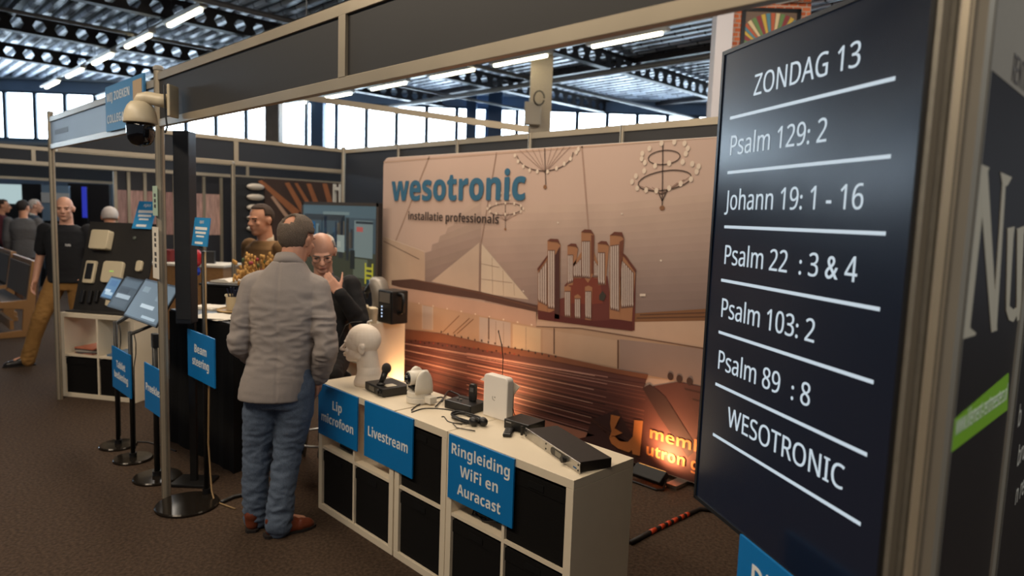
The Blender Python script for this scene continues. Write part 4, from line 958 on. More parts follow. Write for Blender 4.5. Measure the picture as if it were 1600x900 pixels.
# white low counter shelf
KW = cube_shelf('cube_shelf', 'white cube shelf lit orange at its end, carrying the coffee machine', 4, (-3.066, 1.36, 0))
b = mb(WHITELAM); b.box(0, .012, 0, KD, .0, KH)
o = b.build('end_panel', parent=KW); o.location = (1.468, 0, 0)
cz = KH
# grey mixer-like coffee machine, black kettle machine, cup stack
q = ony(590, 492, 1.56); t = empty('coffee_machine', 'tall grey curved coffee machine with a black spout on the white counter', 'coffee machine', (q.x - .045, 1.61, cz), R(0))
GREYM = mat('warm grey metallic plastic', (136, 128, 118), .4, .3)
b = mb(GREYM); rs_ = []
for z, cx, rx, ry in ((0, .02, .11, .10), (.05, .03, .10, .095), (.15, .035, .085, .085), (.24, .02, .085, .085), (.31, -.015, .095, .085), (.36, -.035, .085, .08), (.39, -.04, .05, .05)):
    rs_.append([Vector((cx + rx * math.cos(a), ry * math.sin(a), z)) for a in (k * math.pi / 10 for k in range(20))])
b.rings(rs_); b.build('body', parent=t, smooth=True)
b = mb(BLACKPL); b.cap((-.10, -.03, .30), (-.14, -.05, .25), .035, .028); b.cap((-.14, -.05, .25), (-.14, -.05, .19), .022, .012); b.build('spout', parent=t, smooth=True)
b = mb(BLACKPL); b.lathe([(.05, 0), (.05, .012), (.04, .02)], 20, (-.15, -.03, 0)); b.build('drip_tray', parent=t)
q = ony(610, 470, 1.62); t = empty('coffee_machine', 'black box-shaped coffee machine with a side handle next to the banner', 'coffee machine', (q.x + .095, 1.58, cz))
b = mb(BLACKPL); b.box(-.12, .10, -.08, .10, 0, .30); b.build('body', parent=t, bevel=.012)
b = mb(BLACKPL); b.tube([(.10, 0, .27), (.16, 0, .27), (.17, 0, .22), (.16, 0, .12), (.10, 0, .10)], .018, 8); b.build('handle', parent=t, smooth=True)
b = mb(GREYM); b.box(-.09, .07, -.083, -.08, .19, .28); b.build('front_plate', parent=t)
b = mb(mat('small lit lamps', (180, 200, 230), .3, emit=1.2))
for z in (.06, .09, .12, .15): b.cyl((-.05, -.081, z), (-.05, -.084, z), .008, n=10)
b.build('indicator', parent=t)
CUPM = mat('cream paper cup', (214, 196, 164), .7)
q = onz(571, 502, cz)
proto = None
for i, (dx, dy) in enumerate(((-.09, -.05), (-.02, -.09), (.06, -.06), (.13, -.09))):
    if proto is None:
        t = empty('cup_stack', '', 'paper cups', (q.x + dx, q.y + .09 + dy, cz), 0, 'nested paper cups on the white counter'); proto = t
        b = mb(CUPM); b.lathe([(.028, 0), (.036, .085), (.039, .088), (.039, .092)], 20); b.build('cup', parent=t)
        for k in range(5):
            b = mb(CUPM); b.lathe([(.0375, .093 + k * .009), (.0395, .094 + k * .009), (.0395, .099 + k * .009), (.034, .1 + k * .009)], 20); b.build('cup_rim', parent=t)
    else: t = dup(proto, (q.x + dx, q.y + .09 + dy, cz))
    t['label'] = ('cream stack of nested paper cups on the white counter, %s' % ('outermost towards the wall screen', 'second from the wall screen', 'third from the wall screen', 'outermost towards the banner')[i])

# ------------------------------------------------------------------ black draped table with its clutter
t = empty('draped_table', 'tall table under a floor-length black cloth behind the camera post', 'table', (-1.34, .05, 0), R(6))
b = mb(BLACKFAB); w_, d_ = .46, .25; rs_ = []
for z, k in ((.0, 1.05), (.4, 1.02), (.85, 1.0), (.985, 1.0)):
    ring_ = []
    P = [(-w_, -d_), (w_, -d_), (w_, d_), (-w_, d_)]
    for i in range(4):
        a, c = P[i], P[(i + 1) % 4]
        for j in range(14):
            u = j / 14; x, y = a[0] + (c[0] - a[0]) * u, a[1] + (c[1] - a[1]) * u; f = 1 + (.03 * math.sin(j * 2.2 + i)) * (1 - z)
            ring_.append(Vector((x * k * f, y * k * f, z)))
    rs_.append(ring_)
b.rings(rs_); b.build('tablecloth', parent=t, smooth=False)
b = mb(BLACKPL); b.box(-w_ + .005, w_ - .005, -d_ + .005, d_ - .005, .985, 1.0); b.build('tabletop', parent=t, bevel=.003)
TZ = 1.0
def on_table(x, y): q = onz(x, y, TZ); return q
def inT(x, y):   # table-local -> world
    return Matrix.Translation(t_tab.location) @ Matrix.Rotation(t_tab.rotation_euler.z, 4, 'Z') @ Vector((x, y, TZ))
t_tab = t
b = mb(PAPER)
for i in range(4): b.obox((.0 + .008 * i, -.01 * i, .0015 + i * .003), (math.cos(.2 * i), math.sin(.2 * i), 0), (-math.sin(.2 * i), math.cos(.2 * i), 0), (0, 0, 1), .15, .105, .0012)
o = b.build('paper_sheets', loc=inT(.12, -.165), rz=R(8)); tag(o, 'loose white sheets at the front of the black draped table', 'paper')
t = empty('pen_tray', 'round wooden tray on the black table under the pen pot', 'tray', inT(-.07, .06))
b = mb(mat('pale bamboo', (190, 156, 104), .5, var=.1, scale=10)); b.lathe([(.005, 0), (.125, 0), (.135, .012), (.13, .018), (.12, .008), (.005, .006)], 28); b.build('tray', parent=t)
t = empty('pen_pot', 'cream pot full of dark blue pens on the round tray', 'pen pot', inT(-.03, .03) + Vector((0, 0, .018)))
b = mb(mat('cream pot', (196, 176, 140), .6)); b.lathe([(.055, 0), (.06, .1), (.054, .1), (.05, .01)], 24); b.build('pot', parent=t)
PEN = mat('dark blue pen', (24, 32, 56), .35)
for k in range(12):
    a = k * 2.4; r = .012 + .03 * ((k * 7) % 10) / 10; b = mb(PEN); b.cyl((r * .6 * math.cos(a), r * .6 * math.sin(a), .012), (r * 1.3 * math.cos(a), r * 1.3 * math.sin(a), .145 + .012 * (k % 3)), .005, n=8); b.build('pen', parent=t)
t = empty('candle_glass', 'short dark glass with a pale rim beside the pen pot', 'glass', inT(-.14, .07) + Vector((0, 0, .018)))
b = mb(mat('dark tinted glass', (60, 48, 36), .15, spec=.8)); b.lathe([(.045, 0), (.05, .09), (.046, .09), (.042, .006)], 20); b.build('glass', parent=t)
b = mb(mat('pale rim', (206, 190, 150), .5)); b.lathe([(.0505, .088), (.0525, .09), (.0505, .1), (.046, .1), (.044, .09)], 20); b.build('rim', parent=t)
b = mb(PAPER); b.obox((0, 0, .006), (1, 0, 0), (0, 1, 0), (0, 0, 1), .12, .09, .006); b.obox((.01, 0, .0145), (.96, .28, 0), (-.28, .96, 0), (0, 0, 1), .11, .08, .0025)
o = b.build('brochure_pile', loc=inT(-.33, .0), rz=R(20)); tag(o, 'pile of pale brochures on the black table beside the tall column speaker', 'brochures')
# dried flowers in a pot at the far end of the table
t = empty('dried_flowers', 'bunch of dried golden flowers in a pot in front of the brown-haired man', 'flowers', onz(413, 486, TZ))
b = mb(mat('brown clay pot', (120, 84, 56), .7)); b.lathe([(.055, 0), (.075, .11), (.07, .115), (.06, .02)], 24); b.build('pot', parent=t)
STRAW = mat('golden dried stems', (186, 138, 66), .8, var=.25, scale=60); HEADM = mat('dried flower heads', (196, 150, 84), .85, var=.3, scale=80); GRN = mat('dull green leaf', (84, 98, 52), .7); REDF = mat('faded red bloom', (150, 54, 60), .8)
rs = random.Random(3)
sb, hb, gb = mb(STRAW), mb(HEADM), mb(GRN); rbm = mb(REDF)
for i in range(90):
    a = rs.random() * 6.28; r = .03 + .18 * rs.random() ** .7; h = .22 + .22 * rs.random() - r * .2
    p1 = Vector((r * math.cos(a), r * math.sin(a), h)); p0 = Vector((p1.x * .15, p1.y * .15, .1)); pm = (p0 + p1) / 2 + Vector((-p1.x * .12, -p1.y * .12, .03))
    sb.tube([p0, pm, p1], .0022, 5)
    if i % 9 == 4: gb.ell(p1, .012, .008, .022, 6, 4)
    elif i % 17 == 3: rbm.ell(p1, .018, .018, .015, 8, 5)
    else:
        for k in range(3): hb.ell(p1 + Vector((rs.uniform(-.015, .015), rs.uniform(-.015, .015), rs.uniform(-.02, .025))), .009, .009, .022, 6, 4)
sb.build('stems', parent=t); hb.build('dried_sprays', parent=t, smooth=True); gb.build('leaves', parent=t, smooth=True); rbm.build('red_flowers', parent=t, smooth=True)

# ------------------------------------------------------------------ beam-steering column loudspeaker and its sign stand
t = empty('column_speaker', 'tall slim dark column loudspeaker beside the camera post', 'loudspeaker', (-.44, -.50, 0), R(45))
c0 = onz(290, 210, 2.17)
cs = CP + ray(290, 350) * 4.12; t.location = (cs.x, cs.y, 0)
NAVYB = mat('blue-black painted aluminium', (30, 36, 46), .45, .2, var=.05)
zb_, zt_ = (CP + ray(291, 509) * 4.08).z, (CP + ray(290, 206) * 4.08).z
b = mb(NAVYB); b.box(-.047, .047, -.05, .05, zb_, zt_); b.build('cabinet', parent=t, bevel=.006)
b = mb(mat('black speaker grille', (20, 24, 32), .7, bump=.4, scale=700)); b.box(-.036, .047, -.054, -.05, zb_ + .03, zt_ - .03); b.build('grille', parent=t)
b = mb(BLACKMETAL); b.box(-.02, .02, .05, .08, .02, zb_ + .5); b.build('floor_pole', parent=t)
b = mb(BLACKMETAL); b.box(-.12, .12, -.02, .16, 0, .02); b.build('foot_plate', parent=t, bevel=.004)
def round_stand(name, label, base, pole_off, r, pole_top, pole_r=.014, cat='stand', group=None, mat_=None):
    t = empty(name, label, cat, (base[0], base[1], 0), 0, group)
    b = mb(mat_ or mat('glossy black lacquer', (40, 35, 30), .16, .4)); b.lathe([(r, 0), (r, .012), (r - .006, .018), (.002, .022)], 48); b.build('base', parent=t, smooth=False)
    b = mb(BLACKMETAL); x, y = pole_off; b.cyl((x, y, .02), (x, y, pole_top), pole_r); b.build('pole', parent=t, smooth=True)
    b = mb(BLACKMETAL); b.cyl((x, y, .02), (x, y, .05), pole_r * 1.7); b.build('collar', parent=t)
    return t
bs = onz(293, 790, 0); po = ony(325, 765, 0) if 0 else onz(323, 770, .02)
rr = .176
st = round_stand('sign_stand', 'black stand with a large glossy round base at the foot of the camera post', bs, (po.x - bs.x, po.y - bs.y), rr, 1.5)
BEAMY = po.y
q0, q1 = ony(294, 597, BEAMY - .02), ony(337, 597, BEAMY - .02)
blue_sign('blue sign reading beam steering on the glossy round-based stand', .42, .29, ((ony(293, 550, BEAMY - .02).x + ony(338, 560, BEAMY - .02).x) / 2, BEAMY - .021, ony(294, 585, BEAMY - .02).z), 0, [('Beam', .165, .19), ('steering', .085, .26)], .07, SG)
sp = Vector((po.x, po.y, 0)); b = mb(mat('beige cable', (150, 122, 84), .6)); b.tube([sp + Vector((.021, .0, 1.5)), sp + Vector((.024, 0, 1.1)), sp + Vector((.028, .01, .7)), sp + Vector((.034, 0, .35)), sp + Vector((.05, .01, .05)), sp + Vector((.12, .0, .006)), sp + Vector((.3, .05, .006))], .005, 6)
for v in b.bm.verts: v.co -= Vector((bs.x, bs.y, 0))
o = b.build('cable', smooth=True, parent=st); o['label'] = 'beige cable'
b = mb(BLACKPL); b.tube([onz(345, 785, .012), onz(365, 776, .012), onz(385, 772, .012), onz(400, 770, .012)], .012, 8)
o = b.build('floor_cable', smooth=True); tag(o, 'thick black cable on the carpet from the round base to the man in grey', 'cable')
# small blue info cards, leaning back
def info_card(label, cx, cy, w, h, loc, rz, tilt):
    t = empty('info_card', label, 'info card', loc, rz); t.rotation_euler = (tilt, 0, rz)
    b = mb(mat('sky blue card', (40, 140, 200), .45)); b.box(-w / 2, w / 2, -.003, .003, 0, h); b.build('card', parent=t)
    b = mb(WHITEINK); put_text(b, 'AJAX', h * .14, (0, -.003, h * .80), (1, 0, 0), (0, 0, 1), 0, align='CENTER')
    for u, z, hh in ((.39, .57, .10), (.34, .43, .08), (.25, .31, .06)): b.box(-w * u, w * u, -.0036, -.003, h * z, h * (z + hh))
    b.box(-w * .3, w * .22, -.0036, -.003, h * .07, h * .15); b.build('lettering', parent=t)
    return t
qy = BEAMY + .0; q = ony(321, 384, qy)
ic = info_card('blue info card on top of the pole of the beam steering sign', 0, 0, .17, .165, (q.x + .03, q.y - .045, q.z), R(8), R(-8))
b = mb(BLACKMETAL); b.box(-.010, .010, .004, .012, -.01, .06); b.build('clip', parent=ic)
# black plinth with an open book
t = empty('black_plinth', 'tall black draped plinth holding the open book behind the black table', 'plinth', (-2.62, .62, 0), R(35))
b = mb(BLACKFAB); b.box(-.24, .24, -.2, .2, 0, 1.06); b.build('drape', parent=t, bevel=.01)
b = mb(BLACKPL); b.box(-.25, .25, -.21, .21, 1.06, 1.08); b.build('top', parent=t, bevel=.004)
t = empty('open_book', 'open book with white pages on the black plinth', 'book', (-2.62, .62, 1.08), R(35))
b = mb(PAPER)
for sgn in (-1, 1):
    pr = [(0, .012), (sgn * .05, .034), (sgn * .12, .032), (sgn * .19, .018), (sgn * .19, .006), (0, .004)]; b.prism(pr, -.13, .13)
b.build('pages', parent=t)
b = mb(mat('dark book cover', (40, 34, 34), .6)); b.box(-.2, .2, -.14, .14, 0, .004); b.build('cover', parent=t)
t = empty('red_lantern', 'small red lamp glass with a blue foot beside the tall column speaker', 'lamp', (-2.95, .35, 0), 0)
b = mb(BLACKMETAL); b.lathe([(.14, 0), (.14, .02), (.015, .03), (.015, 1.12), (.05, 1.13)], 16); b.build('stem', parent=t)
b = mb(mat('blue enamel', (30, 60, 170), .4)); b.lathe([(.05, 1.13), (.06, 1.16), (.05, 1.2)], 16); b.build('foot', parent=t)
b = mb(mat('red enamel', (170, 30, 40), .4)); b.lathe([(.04, 1.2), (.075, 1.24), (.075, 1.32), (.05, 1.36), (.004, 1.37)], 18); b.build('shade', parent=t, smooth=True)

# ------------------------------------------------------------------ tablet stands
TABM = mat('black tablet', (20, 20, 22), .3)
def tablet(parent, cx, cy, cz, w, h, rz, tilt, tones):
    """tablet leaning back; returns the part with its lit screen as sub-part"""
    M4 = Matrix.Translation((cx, cy, cz)) @ Matrix.Rotation(rz, 4, 'Z') @ Matrix.Rotation(tilt, 4, 'X')
    b = mb(TABM); b.box(-w / 2, w / 2, -.006, .006, -h / 2, h / 2); o = b.build('tablet', parent=parent, bevel=.004); o.matrix_local = M4
    s = mb(lit('tablet screen %s' % (tones[0],), tones[0], .75)); s.box(-w / 2 + .012, w / 2 - .012, -.0072, -.006, -h / 2 + .016, h / 2 - .012)
    for (u0, u1, v0, v1, c) in tones[1:]:
        s.use(lit('tablet tone %s' % (c,), c, .8)); s.box(-w / 2 + .012 + u0 * (w - .024), -w / 2 + .012 + u1 * (w - .024), -.0078, -.0072, -h / 2 + .016 + v0 * (h - .028), -h / 2 + .016 + v1 * (h - .028))
    s.build('screen', parent=o)
    return o
b1, b2, b3 = onz(185, 697, 0), onz(208, 718, 0), onz(246, 747, 0)
SGY = b1.y
d1 = (b1 - CP).dot(CF); d2 = (b2 - CP).dot(CF)
def tablet_px(parent, bl, br, tl, tones, yl, base):
    """tablet from three of its corners seen in the photograph; lower edge level"""
    B0 = ony(bl[0], bl[1], yl); B1 = onz(br[0], br[1], B0.z); ux = (B1 - B0); w_ = ux.length; ux.normalize()
    d = ray(*tl); k = (B0 - CP).dot(ux) / d.dot(ux); T0 = CP + d * k; uy = T0 - B0; h_ = uy.length; uy.normalize(); uz = ux.cross(uy)
    c = (B0 + B1) / 2 + uy * h_ / 2 - base
    M4 = Matrix((ux, uy, uz)).transposed().to_4x4(); M4.translation = c
    b = mb(TABM); b.box(-w_ / 2, w_ / 2, -h_ / 2, h_ / 2, -.012, .0); o = b.build('tablet', parent=parent, bevel=.004); o.matrix_local = M4
    W_, H_ = w_ - .03, h_ - .03
    s = mb(lit('tablet screen %s' % (tones[0],), tones[0], .75)); s.box(-W_ / 2, W_ / 2, -H_ / 2, H_ / 2, 0, .0008)
    for (u0, u1, v0, v1, cc) in tones[1:]:
        s.use(lit('tablet tone %s' % (cc,), cc, .8)); s.box(-W_ / 2 + u0 * W_, -W_ / 2 + u1 * W_, -H_ / 2 + v0 * H_, -H_ / 2 + v1 * H_, .0008, .0014)
    s.build('screen', parent=o)
    return c - uz * .02, w_, h_
s1 = round_stand('tablet_stand', 'black stand with two small tablets, the farther of the tablet stands', b1, (0, 0), .125, .92)
c1, *q1_ = tablet_px(s1, (155, 465), (173, 470), (174, 431), [(90, 132, 168), (.2, .9, .15, .3, (190, 214, 228)), (.1, .6, .3, .42, (210, 226, 236)), (.2, .8, .6, .9, (66, 112, 156))], SGY + .1, b1)
c2, *q2_ = tablet_px(s1, (166, 479), (195, 488), (197, 431), [(58, 70, 78), (.05, .95, .72, .95, (84, 98, 108)), (.1, .6, .5, .66, (34, 42, 50)), (.1, .85, .32, .46, (176, 190, 198)), (.1, .9, .05, .26, (74, 84, 90))], SGY, b1)
for c_ in (c1, c2):
    b = mb(BLACKMETAL); b.tube([(0, 0, .90), (c_.x * .5, c_.y * .9 + .06, c_.z - .13), c_], .011, 8); b.build('holder_arm', parent=s1)
s2 = round_stand('tablet_stand', 'black stand with the largest tilted tablet, between the farther stand and the camera post', b2, (0, 0), .125, .90)
c3, *q3_ = tablet_px(s2, (192, 493), (243, 512), (228, 435), [(96, 110, 118), (.3, .7, .3, .4, (200, 212, 218)), (.1, .3, .7, .85, (128, 142, 150)), (.6, .85, .55, .75, (124, 136, 144)), (.5, .9, .05, .12, (180, 196, 204))], SGY, b2)
b = mb(BLACKMETAL); b.tube([(0, 0, .88), (c3.x * .5, c3.y * .9 + .06, c3.z - .15), c3], .012, 8); b.build('holder_arm', parent=s2)
s3 = round_stand('sign_stand', 'black sign stand half behind the camera post', b3, (0, 0), .145, .93, .017)
b = mb(BLACKPL); b.box(-.025, .025, -.015, .02, .86, .95); b.build('holder_head', parent=s3, bevel=.004)
for q_, lab, tx in ((b1, 'blue sign reading tablet bediening on the farther tablet stand', [('Tablet', .165, .21), ('bediening', .085, .32)]),):
    blue_sign(lab, .43, .30, (-1.66, SGY - .0195, .447), 0, tx, .068, SG)
blue_sign('blue sign reading preeklezen, partly hidden by the camera post', .43, .30, (-.975, b3.y - .023, .447), 0, [('Preeklezen', .125, .37)], .068, SG)
for st_, zz in ((s1, .93), (s2, .91)):
    b = mb(BLACKPL); b.tube([(.012, .02, zz - .02), (.05, .02, zz - .08), (.045, .02, zz - .16), (.018, .014, zz - .26), (.016, .012, .08)], .0035, 6); b.build('cable', parent=st_)
b = mb(BLACKPL); b.tube([onz(215, 690, .005), onz(232, 691, .005), onz(252, 697, .005), onz(275, 705, .005)], .006, 6); o = b.build('floor_cable'); tag(o, 'thin black cable on the carpet behind the tablet stands', 'cable')

# ------------------------------------------------------------------ shelf with the security display board
FL, FR = onz(99, 616, 0), onz(202, 633, 0)
A2 = math.atan2(.447, .659); LB = Vector((-3.60, -.58, 0))
K2 = cube_shelf('cube_shelf', 'white two-by-two cube shelf carrying the black security display board', 2, LB, R(34))
storage_box('black fabric box in the farther cube shelf, under the pile of magazines', K2, 0, 0, 'black fabric boxes in the display shelf')
storage_box('black fabric box in the farther cube shelf, under the blue folder', K2, 1, 0, 'black fabric boxes in the display shelf')
M2 = Matrix.Translation(LB) @ Matrix.Rotation(R(34), 4, 'Z')
def inK2(x, y, z=0): return M2 @ Vector((x, y, z))
mg = [(150, 96, 78), (86, 84, 84), (176, 168, 156), (60, 58, 60), (190, 112, 84)]
for i in range(5):
    b = mb(mat('magazine cover %d' % i, mg[i], .5)); b.box(-.11, .11, -.15, .15, 0, .011); o = b.build('magazine', loc=inK2(.215, .19, .3935 + i * .0115), rz=R(34 + (i * 17) % 22 - 8))
    tag(o, 'magazine in the open cube below the display board, %s of the pile' % ('bottom', 'second from the bottom', 'middle', 'second from the top', 'topmost')[i], 'magazine', 'pile of magazines')
b = mb(mat('blue folder', (88, 118, 148), .5)); b.box(-.13, .13, -.13, .13, 0, .018); o = b.build('folder', loc=inK2(.56, .18, .3935), rz=R(40)); tag(o, 'pale blue folder lying in the open cube next to the magazines', 'folder')
# slanted display board
t = empty('display_board', 'slanted black board of white alarm devices on the white cube shelf', 'display board', inK2(.385, .12, KH + .004), R(34))
BDT = R(-16); H_ = .84
MB4 = Matrix.Rotation(BDT, 4, 'X')
def bd(b): b.T = MB4; return b
b = bd(mb(mat('black display felt', (30, 27, 25), .8, var=.1, scale=30))); b.box(-.36, .36, -.008, .008, 0, H_); b.build('board', parent=t)
b = bd(mb(mat('black display felt', (0, 0, 0)))); b.T = Matrix.Identity(4); b.box(-.36, .36, -.09, .15, .0, .012); b.box(-.30, .30, .14, .15, .01, .5); b.build('foot', parent=t)
CREAM = mat('cream device plastic', (206, 192, 162), .4)
def dev(name, x, z, w, h, d, r, m=CREAM):
    b = bd(mb(m)); P = []
    for cx, cz, a0 in ((x + w / 2 - r, z + h / 2 - r, 0), (x - w / 2 + r, z + h / 2 - r, 90), (x - w / 2 + r, z - h / 2 + r, 180), (x + w / 2 - r, z - h / 2 + r, 270)): P += [(cx + r * math.cos(R(a0 + k * 18)), cz + r * math.sin(R(a0 + k * 18))) for k in range(6)]
    b.prism(P, -.008 - d, -.008); return b.build(name, parent=t, bevel=.006)
dev('siren', -.17, .66, .19, .18, .07, .02); dev('keypad', -.24, .36, .11, .21, .03, .015)
o = dev('keypad_face', -.24, .365, .075, .15, .034, .008, BLACKPL)
dev('hub', .0, .37, .21, .20, .035, .03); dev('sensor', .26, .44, .06, .10, .03, .022); dev('remote_fob', .02, .13, .08, .14, .02, .012)
dev('button', .15, .70, .03, .03, .015, .012, mat('grey button', (90, 96, 88), .5)); dev('dark_sensor', -.27, .13, .035, .12, .03, .01, BLACKPL); dev('dark_sensor', -.19, .13, .035, .12, .03, .01, BLACKPL); dev('dark_sensor', -.12, .14, .035, .11, .03, .01, BLACKPL)
b = bd(mb(mat('green light', (150, 200, 90), .4, emit=.6))); b.box(-.02, .02, -.0445, -.043, .37, .38); b.build('hub_light', parent=t)
q = inK2(.60, .12, KH) + Matrix.Rotation(R(34), 3, 'Z') @ (MB4 @ Vector((0, -.03, H_ - .05)))
info_card('blue info card on the top edge of the slanted black board', 0, 0, .20, .27, q, R(34), R(-22))

# ------------------------------------------------------------------ farther stands, benches and clutter beyond the open side
FARX = -7.9
fascia('fascia_board', 'far navy fascia board across the next aisle', (FARX, -9), (FARX, 5.2), 2.25, 2.50, NAVYPANEL, (3, 6, 9, 12), rail=.05)
fascia('fascia_board', 'low dark fascia board of the stand with the lit screens', (-15.6, -9), (-15.6, 3.0), 2.22, 2.62, NAVYPANEL, (4, 8), rail=.06)
t = empty('far_partition', 'dark partition of the next stand with narrow posts and pinkish picture panels', 'partition', (-8.3, 0, 0))
FPN = mat('far charcoal panel', (40, 40, 46), .6)
posts_y = [onx(x, 300, -8.3).y for x in (180, 200.6, 226, 272, 318, 345)]
PINKS = [(158, 126, 122), (176, 140, 132), (160, 122, 116), (182, 146, 138), (196, 158, 146)]
for i, (y0, y1) in enumerate(zip(posts_y, posts_y[1:])):
    b = mb(FPN); b.box(-.01, .0, y0, y1, .02, 2.28); b.build('panel', parent=t)
    zt = onx(300, 302, -8.3).z; b = mb(mat('pinkish print %d' % i, PINKS[i], .7, var=.35, scale=7, stretch=(1, 5, .6))); b.box(.0, .004, y0 + .02, y1 - .02, 1.28, zt); b.build('picture', parent=t)
    b = mb(ALU); b.box(-.03, .03, y0 - .022, y0 + .022, 0, 2.25); b.build('post', parent=t)
b = mb(ALU); b.box(-.03, .03, posts_y[-1] - .022, posts_y[-1] + .022, 0, 2.25); b.build('post', parent=t)
b = mb(FPN); b.box(-.01, 0, posts_y[-1], 7.0, .02, 2.28); b.build('panel', parent=t)
# board with five white horn speakers and a timber-roof print beyond the open side
t = empty('speaker_board', 'tall dark board with a column of white speakers on the next stand', 'display board', (-7.4, 0, 0))
pa, pb = onx(369, 350, -7.4), onx(410, 350, -7.4)
b = mb(mat('black display panel', (26, 27, 30), .6)); b.box(-.03, 0, pa.y, pb.y + .02, .0, 2.25); b.build('board', parent=t)
for k in range(5):
    c = onx(397, 292 + k * 16.2, -7.4); b = mb(mat('white horn plastic', (196, 184, 168), .5)); b.T = Matrix.Translation((.06, c.y, c.z)); b.ell((0, 0, 0), .06, .15, .055, 16, 8); b.build('horn_speaker', parent=t, smooth=True)
t = empty('timber_print', 'dark brown picture panel of slanting orange roof timbers behind the back screen', 'picture panel', (-7.38, 0, 0))
c0_, c1_ = onx(412, 300, -7.35), onx(560, 300, -7.35)
b = mb(mat('dark timber print', (58, 40, 32), .7, var=.2, scale=2)); b.box(-.03, 0, max(c0_.y, pb.y + .03), c1_.y, .0, 2.25)
def fp(x, y): q = onx(x, y, -7.35); return (q.y, q.z)
b.use(mat('orange timber', (150, 92, 56), .7, var=.15, scale=4))
for P in ([(404, 283), (410, 281), (470, 330), (462, 338)], [(446, 286), (453, 285), (488, 344), (478, 344)], [(461, 286), (466, 286), (500, 340), (492, 340)], [(480, 287), (487, 287), (506, 335), (498, 336)], [(505, 287), (512, 287), (522, 320), (514, 322)]):
    b.prism([fp(*p) for p in P], 0, .004, 'yz')
b.use(mat('pale timber', (176, 140, 116), .7)); b.prism([fp(*p) for p in [(424, 308), (428, 306), (456, 342), (450, 344)]], 0, .006, 'yz')
b.build('panel', parent=t)
t = empty('ladder_frame', 'short pale ladder-like frame at the back corner post', 'frame', (-4.4, 2.72, 0))
b = mb(mat('pale frame', (190, 186, 176), .5))
la, lb = ony(523, 295, 2.72), ony(532, 318, 2.72); x0, x1 = la.x + 4.4, ony(532, 300, 2.72).x + 4.4
for x in (x0, x1): b.box(x - .014, x + .014, -.02, .02, 0, la.z + .06)
for k in range(8): b.box(x0, x1, -.012, .012, la.z - .02 - k * .20, la.z + .02 - k * .20)
b.build('frame', parent=t)
# lit screens far behind
def far_panel(name, label, cat, pts, D, m, thick=.06, stand=True):
    P = [CP + ray(x, y) * D for x, y in pts]; c = (P[0] + P[2]) / 2; t = empty(name, label, cat, (c.x, c.y, 0))
    w_ = (P[1] - P[0]).length / 2; h_ = (P[3] - P[0]).length / 2; t.rotation_euler = (0, 0, R(45))
    b = mb(m); b.box(-w_, w_, 0, thick, c.z - h_, c.z + h_); b.build('face', parent=t)
    b = mb(BLACKMETAL); b.box(-w_, w_, thick, thick + .03, .0, c.z + h_); b.build('back_panel', parent=t)
    return t
tt = far_panel('lit_screen', 'large pale cyan lit screen at the far edge of the hall', 'screen', [(-8, 288), (36, 288), (36, 318), (-8, 318)], 15.2, lit('pale cyan picture', (190, 214, 216), .8))
tt = far_panel('banner_board', 'tall white and blue display board behind the walking bald man', 'display board', [(66, 290), (108, 290), (108, 345), (66, 345)], 13.6, mat('white blue board', (120, 148, 176), .6), .05)
b = mb(mat('white heading board', (196, 204, 210), .6)); b.box(-.28, .28, -.012, -.0005, 1.72, 1.92); b.build('heading', parent=tt)
far_panel('blue_light_strip', 'deep blue lit strip on a dark wall far behind', 'light strip', [(128, 292), (134, 292), (134, 340), (128, 340)], 13.5, lit('deep blue light', (40, 50, 170), .9), .04)
far_panel('dark_panel', 'wide black panel behind the bald man and the man in green', 'display board', [(108, 288), (172, 288), (172, 420), (108, 420)], 13.9, mat('far black panel', (22, 22, 28), .7), .05)
far_panel('dark_panel', 'black panel between the pale lit screen and the blue board', 'display board', [(36, 288), (66, 288), (66, 420), (36, 420)], 13.9, mat('far black panel', (0, 0, 0)), .05)
q = CP + ray(73, 356) * 11
t = empty('table_lamp', 'small glowing amber lamp behind the grey coat', 'lamp', (q.x, q.y, 0))
b = mb(lit('amber glow', (255, 190, 110), 1.6)); b.ell((0, 0, q.z), .09, .09, .06, 14, 8); b.build('lamp_shade', parent=t, smooth=True)
b = mb(mat('brass stem', (150, 104, 50), .4, .6)); b.lathe([(.12, 0), (.12, .02), (.015, .03), (.015, q.z - .05), (.05, q.z - .04)], 16); b.build('base', parent=t)
# church benches
def bench(label, loc, rz, width=1.5):
    t = empty('church_bench', label, 'bench', loc, rz, 'oak church benches in the next stand')
    UP = mat('taupe upholstery', (96, 84, 74), .85, bump=.2, scale=200)
    for s in (0, 1):
        x = s * (width - .045); b = mb(WOOD)
        b.prism([(-.06, 0), (.50, 0), (.48, .06), (.12, .09), (.10, .36), (.46, .40), (.46, .46), (.06, .48), (-.01, .98), (-.08, .98), (-.03, .42), (-.02, .08), (-.06, .06)], x, x + .045, 'yz'); b.build('end_panel', parent=t, bevel=.006)
    b = mb(WOOD); b.box(.045, width - .045, .05, .46, .40, .44); b.build('seat', parent=t, bevel=.005)
    b = mb(UP); b.box(.05, width - .05, .08, .46, .44, .475); b.build('seat_cushion', parent=t, bevel=.01)
    b = mb(WOOD); b.box(.045, width - .045, -.065, -.03, .90, .98); b.build('top_rail', parent=t, bevel=.005)
    b = mb(UP); b.T = Matrix.Rotation(R(7), 4, 'X'); b.box(.05, width - .05, .09, .12, .49, .92); b.T = Matrix.Identity(4); b.build('back_cushion', parent=t, bevel=.01)
    b = mb(WOOD); b.box(.045, width - .045, .2, .24, .10, .22); b.build('stretcher', parent=t)
    return t
bp = onz(30, 527, 0)
bench('oak church bench with taupe upholstery standing nearest the pale post', (-7.02, -.22, 0), R(180), 1.5)
bp2 = onz(58, 478, 0)
